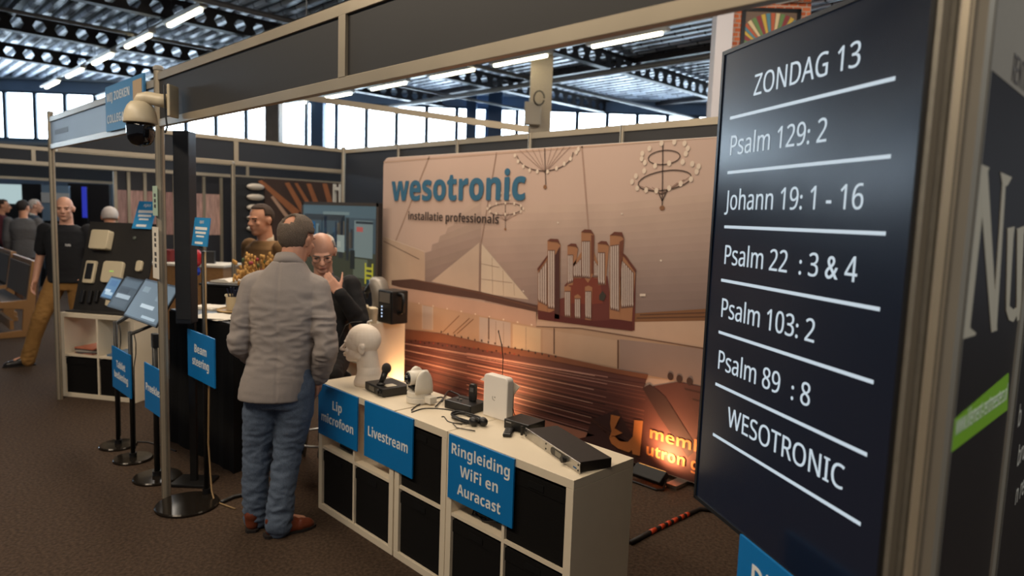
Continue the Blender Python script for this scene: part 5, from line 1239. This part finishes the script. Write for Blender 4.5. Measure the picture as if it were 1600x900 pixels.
bench('oak church bench farther back, behind the one nearest the pale post', (-9.0, -.15, 0), R(180), 1.5)

# wooden counter with bright oddments behind the display board
q = onz(232, 470, 0)
t = empty('oak_counter', 'light oak counter with a white top behind the display board', 'counter', (-5.9, 1.35, 0), R(40))
b = mb(WOOD); b.box(-.6, .6, -.25, .25, 0, .98); b.build('body', parent=t, bevel=.004)
b = mb(PAPER); b.box(-.62, .62, -.27, .27, .98, 1.01); b.build('top', parent=t, bevel=.003)
for i, (dx, m_, lab) in enumerate(((-.3, mat('dark red box', (120, 36, 36), .5), 'dark red carton'), (-.05, PAPER, 'white carton'), (.25, mat('black box', (30, 28, 28), .5), 'black carton'))):
    p_ = Matrix.Translation((-5.9, 1.35, 1.01)) @ Matrix.Rotation(R(40), 4, 'Z') @ Vector((dx, 0, 0))
    b = mb(m_); b.box(-.09, .09, -.07, .07, 0, .16 + .05 * (i % 2)); b.box(-.092, .092, -.01, .01, .16 + .05 * (i % 2), .162 + .05 * (i % 2)); o = b.build('carton', loc=p_, rz=R(30 + i * 15), bevel=.004)
    tag(o, lab + ' standing on the light oak counter behind the display board', 'box')
# small red tray fixed on the neighbour's printed wall
t = empty('leaflet_tray', 'red-edged leaflet tray hanging on the neighbouring printed wall', 'tray', (RX + FX, -.36, 0))
zt = .945
b = mb(mat('red tray edge', (150, 20, 28), .4)); 
for x0, x1, y0, y1 in ((.0, .12, -.11, -.10), (.0, .12, .10, .11), (.11, .12, -.11, .11), (.0, .01, -.11, .11)): b.box(x0, x1, y0, y1, zt - .10, zt)
b.box(0, .12, -.11, .11, zt - .10, zt - .09); b.build('tray', parent=t)
for k in range(3):
    b = mb(PAPER); b.box(.015 + k * .03, .018 + k * .03, -.09, .09, zt - .09, zt - .006 + .0); b.build('leaflet', parent=t)
# ------------------------------------------------------------------ people
def skin(name, rgb): return mat(name, rgb, .5, var=.06, scale=14, spec=.4)
def V(*a): return Vector(a)
def hand(b, w, d, n, t, curl=.35, s=1.):
    """palm and five bent fingers: w wrist, d finger direction, n the way the palm faces, t towards the thumb"""
    w, d, n = Vector(w), Vector(d).normalized(), Vector(n); n = (n - d * n.dot(d)).normalized()
    t = Vector(t); t = (t - d * t.dot(d) - n * t.dot(n)).normalized()
    for k in (-.03, -.011, .009, .029): b.cap(w + t * k * .75 * s + d * .005 * s, w + d * .085 * s + t * k * s, .0135 * s, .0125 * s, 8)
    for off, L in ((.030, .070), (.010, .079), (-.010, .073), (-.029, .057)):
        p = w + d * .086 * s + t * off * s; a = curl * .6; r = .0088 * s
        for q, seg in enumerate((.46, .30, .24)):
            dd = d * math.cos(a) + n * math.sin(a); e = p + dd * L * seg * s; b.cap(p, e, r, r * .9, 8); p = e; r *= .9; a += curl * (1.1 if q == 0 else .8)
    p = w + d * .022 * s + t * .028 * s; dd = (d * .62 + t * .72 + n * .30).normalized()
    for L, r in ((.042, .0125), (.034, .0105), (.026, .009)):
        e = p + dd * L * s; b.cap(p, e, r * s, r * .88 * s, 8); p = e; dd = (dd + n * .22 + d * .18).normalized()
def head_shape(b, M, jaw=1., nose=1.):
    b.T = M
    b.ell((0, -.012, .03), .074, .094, .088, 20, 14); b.ell((0, .03, -.025), .058 * jaw, .060, .075, 18, 12); b.ell((0, .058, -.085), .030 * jaw, .026, .022); b.cap((-.04 * jaw, .0, -.062), (0, .055, -.086), .022, .024); b.cap((.04 * jaw, .0, -.062), (0, .055, -.086), .022, .024)
    b.cap((0, .085, .012), (0, .108 * nose, -.022), .010, .0145); b.ell((-.012, .096, -.026), .009, .011, .008); b.ell((.012, .096, -.026), .009, .011, .008)
    b.ell((0, .078, .024), .050, .017, .010); b.ell((-.036, .066, -.018), .022, .016, .016); b.ell((.036, .066, -.018), .022, .016, .016)
    b.ell((0, .087, -.050), .023, .010, .006); b.ell((0, .085, -.060), .021, .010, .0065)
    for s in (-1, 1):
        b.ell((s * .077, -.012, -.002), .009, .020, .031); b.ell((s * .083, -.018, .008), .008, .016, .02)
    b.T = Matrix.Identity(4)
def hair_shell(name, M, keep, m, parent, grow=.007, n=36, k=26, extra=None):
    """thin shell of hair over the skull wherever keep(unit direction) is true"""
    b = mb(m); b.T = M; c = V(0, -.012, .03); g = {}
    for j in range(1, k):
        for i in range(n):
            th, a = math.pi * j / k, 2 * math.pi * i / n; u = V(math.sin(th) * math.cos(a), math.sin(th) * math.sin(a), math.cos(th))
            if keep(u):
                q = 1 + .05 * noise.noise(u * 7); g[j, i] = (c + V(u.x * (.076 + grow) * q, u.y * (.096 + grow) * q, u.z * (.09 + grow) * q), c + V(u.x * .066, u.y * .086, u.z * .08))
    vo = {kk: b.v(p[0]) for kk, p in g.items()}; vi = {kk: b.v(p[1]) for kk, p in g.items()}
    for j, i in g:
        q = [(j, i), (j + 1, i), (j + 1, (i + 1) % n), (j, (i + 1) % n)]
        if all(x in g for x in q): b.face([vo[x] for x in q]); b.face([vi[x] for x in q][::-1])
    ed = [e for e in b.bm.edges if len(e.link_faces) == 1]; inv = {v: kk for kk, v in vo.items()}
    for e in ed:
        if e.verts[0] in inv and e.verts[1] in inv: b.face([e.verts[0], e.verts[1], vi[inv[e.verts[1]]], vi[inv[e.verts[0]]]])
    b.bm.verts.ensure_lookup_table(); bmesh.ops.delete(b.bm, geom=[v for v in b.bm.verts if not v.link_faces], context='VERTS')
    b.T = Matrix.Identity(4)
    return b.build(name, parent=parent, smooth=True)
def wrinkle(amp, sc, zones=(), base=.0, seed=0.):
    """cloth folds: stronger near the zone points (centre, radius, gain)"""
    def f(co, no):
        g = base
        for c, r, k in zones:
            g += k * max(0, 1 - (co - Vector(c)).length / r)
        p = Vector((co.x * sc[0], co.y * sc[1], co.z * sc[2])) + Vector((seed, seed, seed))
        q = noise.noise(p) + .5 * noise.noise(p * 2.1)
        return amp * min(g, 1.6) * (1 - abs(q) * 2.2)
    return f
def limb(b, pts, radii, n=14):
    for p, q, r0, r1 in zip(pts, pts[1:], radii, radii[1:]): b.cap(p, q, r0, r1, n)
def torso(b, rings, n=28, flat=.72):
    rs = []
    for c, rx, ry in rings:
        c = Vector(c); rr = []
        for k in range(n):
            a = 2 * math.pi * k / n; ca, sa = math.cos(a), math.sin(a)
            e = 2 / 2.5
            rr.append(c + V(rx * math.copysign(abs(ca) ** e, ca), ry * math.copysign(abs(sa) ** e, sa), 0))
        rs.append(rr)
    b.rings(rs)
def shoe(t, name, heel, toe, m, sole, s=1.):
    heel, toe = Vector(heel), Vector(toe); d = (toe - heel).normalized(); side = Vector((-d.y, d.x, 0)).normalized(); up = V(0, 0, 1); L = (toe - heel).length
    b = mb()
    b.cap(heel + d * .05 + up * .045, heel + d * .06 + up * .095, .040, .046); b.cap(heel + d * .045 + up * .035, heel + d * L * .45 + up * .04, .036, .042); b.cap(heel + d * L * .4 + up * .042, heel + d * (L - .045) + up * .026, .045, .034); b.cap(heel + d * L * .68 + up * .03, heel + d * (L - .03) + up * .022, .044, .026)
    b.cap(heel + d * .05 + up * .085, heel + d * .15 + up * .052, .044, .040)
    me = remesh(b, .007, 4)
    for v in me.vertices: v.co.z = max(v.co.z, heel.z + .012 + (toe.z - heel.z) * 0)
    o = link_mesh(name, me, m, t)
    b = mb(sole); P = []
    for u, w in ((0, .022), (.06, .034), (.25, .034), (.5, .040), (.72, .045), (.9, .034), (1, .014)): P.append((u, w))
    pl = [heel + d * L * u + side * w for u, w in P] + [heel + d * L * u - side * w for u, w in reversed(P)]
    b.rings([[p + up * .001 for p in pl], [p + up * .016 for p in pl]]); b.build('sole', parent=o)
    return o
def neck_head_matrix(hc, yaw, pitch, roll=0.): return Matrix.Translation(Vector(hc)) @ Matrix.Rotation(yaw, 4, 'Z') @ Matrix.Rotation(roll, 4, 'Y') @ Matrix.Rotation(pitch, 4, 'X')
DENIM = mat('washed blue denim', (84, 97, 116), .85, bump=.25, scale=350, var=.28, stretch=(1, 1, .25))
WOOL = mat('grey wool blazer cloth', (150, 140, 134), .9, bump=.2, scale=420, var=.07)
BLACKWOOL = mat('black jacket cloth', (26, 24, 25), .85, bump=.2, scale=380, var=.1)
TANSHOE = mat('cognac leather', (108, 52, 32), .36, var=.2, scale=12)
SOLE = mat('dark rubber sole', (30, 24, 22), .7)
def eyes_brows(t, M, browm, eyem=None, open_=1.):
    for s, nm in ((-1, 'eye'), (1, 'eye')):
        b = mb(mat('dark eye', (44, 34, 30), .2)); b.T = M; b.ell((s * .032, .079, .004), .011, .006, .0045 * open_, 10, 6); b.build('eye', parent=t, smooth=True)
        b = mb(browm); b.T = M; b.cap((s * .016, .091, .022), (s * .048, .080, .024), .0045, .0035, 8); b.build('eyebrow', parent=t, smooth=True)
    b = mb(mat('lip skin', (150, 84, 72), .5)); b.T = M; b.ell((0, .0925, -.0545), .020, .006, .0028, 12, 6); b.build('lips', parent=t, smooth=True)

# ---- man in the grey blazer, seen from behind (local x = his right, y = ahead)
MP = onz(437, 824, 0); MYAW = R(49)
t = empty('person', 'person in a grey blazer and jeans standing with his back turned by the shelves', 'person', (MP.x, MP.y, 0), MYAW)
SK1 = skin('ruddy skin', (196, 142, 116))
HC = V(.085, .03, 1.602); HM = neck_head_matrix(HC, R(-26), R(-10), R(4)) @ Matrix.Scale(1.08, 4)
SHL, SHR = V(-.135, -.005, 1.35), V(.20, -.005, 1.345)
ELL, WRL = V(-.205, -.035, 1.04), V(-.17, .16, .90)
ELR, WRR = V(.262, -.07, 1.03), V(.205, .055, .835)
HIL, HIR = V(-.07, 0, .82), V(.10, 0, .82); KNL, KNR = V(-.125, .03, .455), V(.045, .0, .455); ANL, ANR = V(-.13, .01, .09), V(.02, -.09, .09)
b = mb()
torso(b, [((.02, 0, .80), .12, .085), ((.02, .0, .92), .12, .085), ((.03, .0, 1.05), .13, .09), ((.035, 0, 1.2), .155, .105), ((.035, 0, 1.35), .17, .10), ((.045, -.005, 1.43), .10, .07)])
b.cap((.05, -.01, 1.38), HC + V(-.006, -.03, -.05), .064, .064); head_shape(b, HM)
limb(b, [SHL, ELL, WRL], [.05, .04, .028]); limb(b, [SHR, ELR, WRR], [.05, .04, .028]); limb(b, [HIL, KNL, ANL], [.085, .055, .036]); limb(b, [HIR, KNR, ANR], [.085, .055, .036])
b.cap(ANL, ANL + V(.0, .12, -.05), .035, .03); b.cap(ANR, ANR + V(.10, .09, -.05), .035, .03)
hand(b, WRL, (.1, .5, -.5), (.8, 0, -.2), (.1, .5, .6), .5); hand(b, WRR, (-.18, .28, -.9), (-.8, .1, 0), (0, .8, .1), .35)
link_mesh('body', remesh(b, .0065, 4), SK1, t)
# jeans
b = mb(); torso(b, [((.015, 0, .70), .145, .105), ((.015, 0, .78), .165, .115), ((.015, 0, .86), .158, .108), ((.02, 0, .98), .145, .10)])
limb(b, [HIL + V(0, 0, .0), V(-.105, .015, .66), KNL, V(-.135, .005, .25), ANL + V(0, 0, -.035)], [.090, .096, .078, .068, .066]); limb(b, [HIR, V(.085, .005, .66), KNR, V(.03, -.055, .25), ANR + V(0, 0, -.035)], [.090, .096, .078, .068, .068])
zl = [(KNL, .22, .9), (KNR, .22, .9), (ANL + V(0, 0, .05), .20, 1.2), (ANR + V(0, 0, .05), .20, 1.2), ((.02, -.1, .72), .16, .7)]
link_mesh('jeans', remesh(b, .008, 3, disp=wrinkle(.007, (11, 11, 21), zl, .35)), DENIM, t)
# blazer
b = mb()
torso(b, [((-.034, -.005, .745), .178, .150), ((-.028, -.005, .80), .178, .148), ((-.004, 0, .92), .170, .136), ((.022, 0, 1.02), .162, .122), ((.03, 0, 1.13), .172, .128), ((.033, 0, 1.25), .186, .132), ((.035, -.005, 1.345), .178, .12), ((.042, -.01, 1.425), .128, .095), ((.05, -.01, 1.49), .08, .074)])
b.cap(SHL + V(.05, 0, .02), SHL, .07, .070); b.cap(SHR + V(-.05, 0, .02), SHR, .07, .070)
limb(b, [SHL, (SHL + ELL) / 2 + V(-.006, 0, 0), ELL, (ELL + WRL) / 2, WRL - V(0, .02, -.01)], [.070, .064, .058, .052, .046]); limb(b, [SHR, (SHR + ELR) / 2 + V(.006, 0, 0), ELR, (ELR + WRR) / 2, WRR + V(.0, -.01, .02)], [.070, .064, .060, .055, .049])
zj = [(ELL, .25, .9), (ELR, .28, 1.3), (WRR, .15, .8), ((.16, -.11, 1.16), .2, .9), ((-.12, -.11, 1.16), .2, .8), ((.03, -.13, 1.0), .18, .55), ((.2, -.05, 1.2), .15, 1.0)]
def blaz(co, no):
    v = wrinkle(.0085, (7, 7, 17), zj, .12, 3.)(co, no)
    if no.y < -.2:
        if abs(co.x - .022) < .006: v -= .003                                  # centre seam
    return v
BLZ = link_mesh('blazer', remesh(b, .0075, 3, disp=blaz), WOOL, t)
b = mb(WOOL); rs_ = []
for a in range(0, 360, 15):
    c, s = math.cos(R(a)), math.sin(R(a)); up = 1.497 - .028 * s + (0 if s < 0 else -.03 * s)
    rs_.append([V(.053 + .078 * c, -.012 + .070 * s, up - .045), V(.053 + .083 * c, -.012 + .076 * s, up - .02), V(.053 + .070 * c, -.01 + .064 * s, up + .018), V(.053 + .064 * c, -.01 + .058 * s, up + .010), V(.053 + .066 * c, -.01 + .06 * s, up - .04)])
rs_.append(rs_[0]); b.rings(rs_, False, False); b.build('collar', parent=BLZ, smooth=True)
b = mb(mat('white shirt', (220, 214, 204), .8)); rs_ = []
for a in range(0, 360, 20):
    c, s = math.cos(R(a)), math.sin(R(a)); rs_.append([V(.056 + .064 * c, -.008 + .059 * s, 1.46), V(.056 + .061 * c, -.008 + .056 * s, 1.524 - .012 * s), V(.056 + .057 * c, -.008 + .052 * s, 1.522 - .012 * s), V(.056 + .058 * c, -.008 + .053 * s, 1.46)])
rs_.append(rs_[0]); b.rings(rs_, False, False); b.build('shirt_collar', parent=t, smooth=True)
GREYBROWN = mat('short grey-brown hair', (104, 90, 78), .85, bump=.8, scale=220, var=.35)
hair_shell('hair', HM, lambda u: (u.z > -.45 or (u.y < -.05 and u.z > -.97)) and not (u.y > .42 and u.z < .55) and not (abs(u.x) > .72 and u.z < .05 and u.y > -.1) and not ((u - V(.02, -.78, .66).normalized()).length < .31), GREYBROWN, t, .009)
shoe(t, 'shoe', ANL + V(.0, -.085, -.09), ANL + V(-.055, .19, -.09), TANSHOE, SOLE); shoe(t, 'shoe', ANR + V(-.07, -.035, -.09), ANR + V(.17, .11, -.09), TANSHOE, SOLE)

# ---- generic person builder for the others
def figure(label, loc, yaw, H=1.75, skin_m=None, top_m=None, leg_m=None, shoe_m=None, hair_m=None, hair_keep=None, head=(0, 0, 0), lean=(0, 0), armL=None, armR=None, legL=None, legR=None, coat=None, handL=None, handR=None, fine=.008, collar=None, wide=1., sleeves='long', browm=None, tz=0., group=None, hs=1.07):
    k = H / 1.75; t = empty('person', label, 'person', loc, yaw, group)
    lx, ly = lean; S = lambda v: Vector(v) * k
    def L(v): f = max(0, (v[2] - .9) / .7); return S((v[0] + lx * f, v[1] + ly * f, v[2]))
    HC = L((0, .035, 1.615 + tz)); HM = neck_head_matrix(HC, *head) @ Matrix.Scale(k * hs, 4)
    sh = {-1: L((-.185 * wide, -.005, 1.40)), 1: L((.185 * wide, -.005, 1.40))}
    arm = {-1: armL or [(-.235, -.03, 1.11), (-.235, .07, .87)], 1: armR or [(.235, -.03, 1.11), (.235, .07, .87)]}
    leg = {-1: legL or [(-.10, .02, .50), (-.105, -.02, .085), (-.12, .20, 0)], 1: legR or [(.10, .02, .50), (.105, -.02, .085), (.12, .20, 0)]}
    hip = {-1: S((-.09, 0, .90)), 1: S((.09, 0, .90))}
    b = mb()
    torso(b, [(S((0, 0, .84)), .14 * k, .11 * k), (S((0, 0, .95)), .16 * k, .118 * k), (L((0, .01, 1.1)), .15 * k, .115 * k), (L((0, 0, 1.28)), .165 * k * wide, .118 * k), (L((0, 0, 1.39)), .15 * k * wide, .09 * k), (L((0, -.005, 1.45)), .08 * k, .065 * k)])
    b.cap(L((0, -.015, 1.42)), HC + V(0, -.03 * k, -.05 * k), .064 * k, .061 * k); head_shape(b, HM)
    hd = {-1: handL, 1: handR}
    for s in (-1, 1):
        e, w_ = S(arm[s][0]), S(arm[s][1]); limb(b, [sh[s], e, w_], [.05 * k, .04 * k, .028 * k])
        d = (w_ - e).normalized(); h = hd[s] or ((d.x, d.y + .1, d.z), (-s, .1, 0), (0, 1, .2), .35)
        hand(b, w_, h[0], h[1], h[2], h[3], k)
        kn, an = S(leg[s][0]), S(leg[s][1]); limb(b, [hip[s], kn, an], [.082 * k, .055 * k, .036 * k]); b.cap(an, an.lerp(S(leg[s][2]) + V(0, 0, .03 * k), .38), .030 * k, .022 * k)
    link_mesh('body', remesh(b, fine, 4), skin_m, t)
    b = mb(); torso(b, [(S((0, 0, .78)), .14 * k, .115 * k), (S((0, 0, .88)), .172 * k, .13 * k), (S((0, 0, 1.0)), .165 * k, .125 * k)])
    zz = []
    for s in (-1, 1):
        kn, an = S(leg[s][0]), S(leg[s][1]); limb(b, [hip[s], (hip[s] + kn) / 2, kn, (kn + an) / 2, an + V(0, 0, -.03 * k)], [.102 * k, .094 * k, .076 * k, .068 * k, .066 * k]); zz += [(kn, .2, .9), (an, .2, 1.1)]
    link_mesh('trousers', remesh(b, .010, 3, disp=wrinkle(.006, (10, 10, 20), zz, .3)), leg_m, t)
    hz = coat or .86
    b = mb(); torso(b, [(S((0, 0, hz)), .185 * k, .145 * k), (S((0, 0, max(hz + .06, .93))), .178 * k, .138 * k), (L((0, .012, 1.1)), .17 * k, .138 * k), (L((0, 0, 1.28)), .188 * k * wide, .138 * k), (L((0, 0, 1.39)), .178 * k * wide, .108 * k), (L((0, -.01, 1.455)), .092 * k, .078 * k)])
    zz = []
    for s in (-1, 1):
        e, w_ = S(arm[s][0]), S(arm[s][1])
        if sleeves == 'long': limb(b, [sh[s], (sh[s] + e) / 2, e, (e + w_) / 2, w_ - (w_ - e).normalized() * .015], [.070 * k, .064 * k, .058 * k, .052 * k, .044 * k])
        else: limb(b, [sh[s], sh[s].lerp(e, .75)], [.070 * k, .064 * k])
        zz += [(e, .22, 1.)]
    TOP = link_mesh('jacket' if sleeves == 'long' else 'shirt', remesh(b, .010, 3, disp=wrinkle(.006, (8, 8, 16), zz, .3, 5.)), top_m, t)
    if collar:
        b = mb(collar); rs_ = []
        c0 = L((0, -.01, 1.45))
        for a in range(0, 360, 20):
            c, s = math.cos(R(a)), math.sin(R(a)); rs_.append([c0 + V(.076 * c, .066 * s, -.03) * k, c0 + V(.066 * c, .058 * s, .035 - .02 * s) * k, c0 + V(.061 * c, .053 * s, .033 - .02 * s) * k, c0 + V(.064 * c, .056 * s, -.03) * k])
        rs_.append(rs_[0]); b.rings(rs_, False, False); b.build('collar', parent=t, smooth=True)
    if hair_m: hair_shell('hair', HM, hair_keep, hair_m, t, .008)
    eyes_brows(t, HM, browm or hair_m or mat('grey brow', (120, 110, 100), .8))
    for s in (-1, 1):
        an, toe = S(leg[s][1]), S(leg[s][2]); d = Vector((toe.x - an.x, toe.y - an.y, 0)).normalized(); h0 = Vector((an.x, an.y, toe.z)) - d * .07 * k
        h0.z = an.z - .085 * k; o = shoe(t, 'shoe', h0, h0 + d * .28 * k, shoe_m, SOLE)
    return t, HM, k
SHORT = lambda u: (u.z > -.35 or (u.y < -.2 and u.z > -.7)) and not (u.y > .40 and u.z < .62) and not (abs(u.x) > .75 and u.z < .0 and u.y > -.1)
FRINGE = lambda u: (u.z < .62 and u.z > -.55 and u.y < .25) and not (abs(u.x) > .75 and u.z < .0 and u.y > -.2)
SK2, SK3 = skin('pale ruddy skin', (214, 160, 134)), skin('tanned skin', (206, 148, 116))
DKSHOE = mat('black leather', (24, 22, 22), .35)
# seated man with glasses facing the blazer man, hand raised to his chin
hp = CP + ray(503, 398) * 4.55
P2 = V(hp.x, hp.y, 0) + V(-.02, .03, 0); k2 = 1.0
GREYH = mat('white-grey cropped hair', (214, 206, 196), .9, bump=.6, scale=200, var=.15)
tz2 = -.20
t2, HM2, kk = figure('person in a black jacket and glasses facing us with a hand at the chin', (P2.x, P2.y, -.105), R(-131), 1.72, SK2, BLACKWOOL, mat('black trousers', (22, 22, 24), .85), DKSHOE, GREYH, FRINGE, (R(12), R(-22), R(3)), (0, .05),
    armL=[(-.27, .10, 1.14), (-.15, .26, 1.375)], handL=((.66, -.06, .75), (0, -1, -.05), (-.65, 0, .7), .35), armR=[(.27, .02, 1.10), (.04, .27, .99)], handR=((-.85, .25, -.2), (0, .2, -1), (-.2, .9, .3), .5),
    legL=[(-.13, .44, .86), (-.12, .40, .46), (-.12, .62, .375)], legR=[(.13, .44, .86), (.12, .40, .46), (.12, .62, .375)], fine=.0065, hs=1.13, browm=mat('grey brow', (120, 108, 98), .8), collar=mat('dark shirt', (58, 56, 62), .8))
b = mb(mat('thin dark glasses', (84, 70, 62), .3, .5)); b.T = HM2
for s in (-1, 1):
    b.tube([(s * .033 + .021 * math.cos(a), .099, .002 + .015 * math.sin(a)) for a in (i * math.pi / 8 for i in range(16))], .0012, 6, closed=True); b.tube([(s * .054, .098, .006), (s * .078, .06, .008), (s * .084, -.01, .006)], .0014, 6)
b.tube([(-.012, .1, .004), (.012, .1, .004)], .0016, 6); b.build('glasses', parent=t2)
# man with brown hair looking aside
hp = CP + ray(416, 378) * 5.65
t3, HM3, kk = figure('person with short brown hair looking aside over the dried flowers', (hp.x, hp.y, 0), R(195), 1.80, SK3, mat('mustard brown cardigan', (132, 98, 60), .9, bump=.3, scale=200, var=.1), mat('dark trousers', (40, 38, 40), .85), DKSHOE, mat('short brown hair', (62, 46, 36), .85, bump=.7, scale=200, var=.3), SHORT, (R(4), R(-4), 0), (0, .02), fine=.008, collar=mat('light shirt', (196, 176, 150), .8))
# bald man in a black T-shirt walking past the shelf
g = onz(103, 572, 0); hp = CP + ray(103, 335) * 7.3
tb, HMb, kk = figure('person bald in a black T-shirt and khaki trousers striding past the cube shelf', (hp.x, hp.y, 0), R(238), 1.82, SK2, mat('black T-shirt cotton', (22, 23, 28), .9, var=.1), mat('khaki cotton', (150, 110, 58), .85, var=.1, scale=20), mat('black walking shoe', (28, 24, 24), .4), None, None, (R(12), R(-4), 0), (0, 0), sleeves='short', wide=1.08,
    legR=[(.22, .12, .50), (.36, .10, .085), (.60, .22, .0)], legL=[(-.10, .02, .48), (-.11, -.06, .085), (-.08, .18, .0)], armL=[(-.27, .05, 1.13), (-.25, .20, .92)], armR=[(.27, -.05, 1.12), (.29, .04, .87)], browm=mat('brown brow', (96, 70, 54), .8))
b = mb(mat('white chest print', (190, 190, 190), .7)); 
for i in range(4): b.obox((-.085 + i * .014, .147 - i * .001, 1.30 + .004 * (i % 2)), (1, 0, 0), (0, 1, 0), (0, 0, 1), .005, .004, .012)
b.build('chest_print', parent=tb)
# man in green seen from behind
hp = CP + ray(172, 345) * 7.9
tg, HMg, kk = figure('person with white hair in a dark green jumper seen from behind over the display board', (hp.x, hp.y, 0), R(78), 1.72, SK3, mat('dark green wool', (34, 58, 48), .9, bump=.3, scale=250), mat('dark grey trousers', (50, 50, 52), .85), DKSHOE, mat('white hair', (206, 196, 190), .9, bump=.5, scale=180), lambda u: (u.z > -.1 or (u.y < 0 and u.z > -.5)) and not (u.y > .45 and u.z < .5), (0, R(-8), 0), fine=.010)
# group beyond the benches
hp = CP + ray(36, 326) * 11.2
tc_, _, _ = figure('person in a long grey coat with dark hair seen from behind by the benches', (hp.x, hp.y, 0), R(72), 1.76, SK3, mat('grey coat wool', (92, 92, 96), .9, bump=.3, scale=200), mat('brown trousers', (92, 62, 44), .85), DKSHOE, mat('dark hair', (44, 38, 36), .9), SHORT, (R(-30), 0, 0), coat=.80, wide=1.1, fine=.010)
hp = CP + ray(52, 322) * 12.8
td_, _, _ = figure('person with white hair and pale shirt turned sideways behind the grey coat', (hp.x, hp.y, 0), R(-12), 1.78, SK2, mat('slate jacket', (70, 80, 94), .9), mat('slate trousers', (52, 56, 64), .85), DKSHOE, mat('white hair', (0, 0, 0)), SHORT, (0, 0, 0), fine=.010, collar=mat('white shirt', (0, 0, 0)))
hp = CP + ray(2, 325) * 12.8
te_, _, _ = figure('person in a maroon sweater standing beside the long grey coat', (hp.x, hp.y, 0), R(-15), 1.76, SK3, mat('maroon wool', (84, 34, 44), .9, bump=.3, scale=200), mat('dark trousers', (0, 0, 0)), DKSHOE, mat('short brown hair', (0, 0, 0)), SHORT, (0, 0, 0), fine=.010)
# bar stool under the seated man
st = empty('bar_stool', 'chrome bar stool under the seated man in the black jacket', 'stool', (P2.x, P2.y, 0), R(-131))
b = mb(BLACKFAB); b.lathe([(.005, .60), (.17, .60), (.185, .62), (.185, .635), (.16, .655), (.005, .66)], 28); b.build('seat', parent=st, smooth=False)
for i in range(4):
    a = R(45 + 90 * i); b = mb(CHROME); b.tube([(.11 * math.cos(a), .11 * math.sin(a), .6), (.24 * math.cos(a), .24 * math.sin(a), .0)], .011, 10); b.build('leg', parent=st, smooth=True)
b = mb(CHROME); b.tube([(.20 * math.cos(a), .20 * math.sin(a), .2) for a in (k * math.pi / 14 for k in range(28))], .009, 8, closed=True); b.build('foot_ring', parent=st, smooth=True)
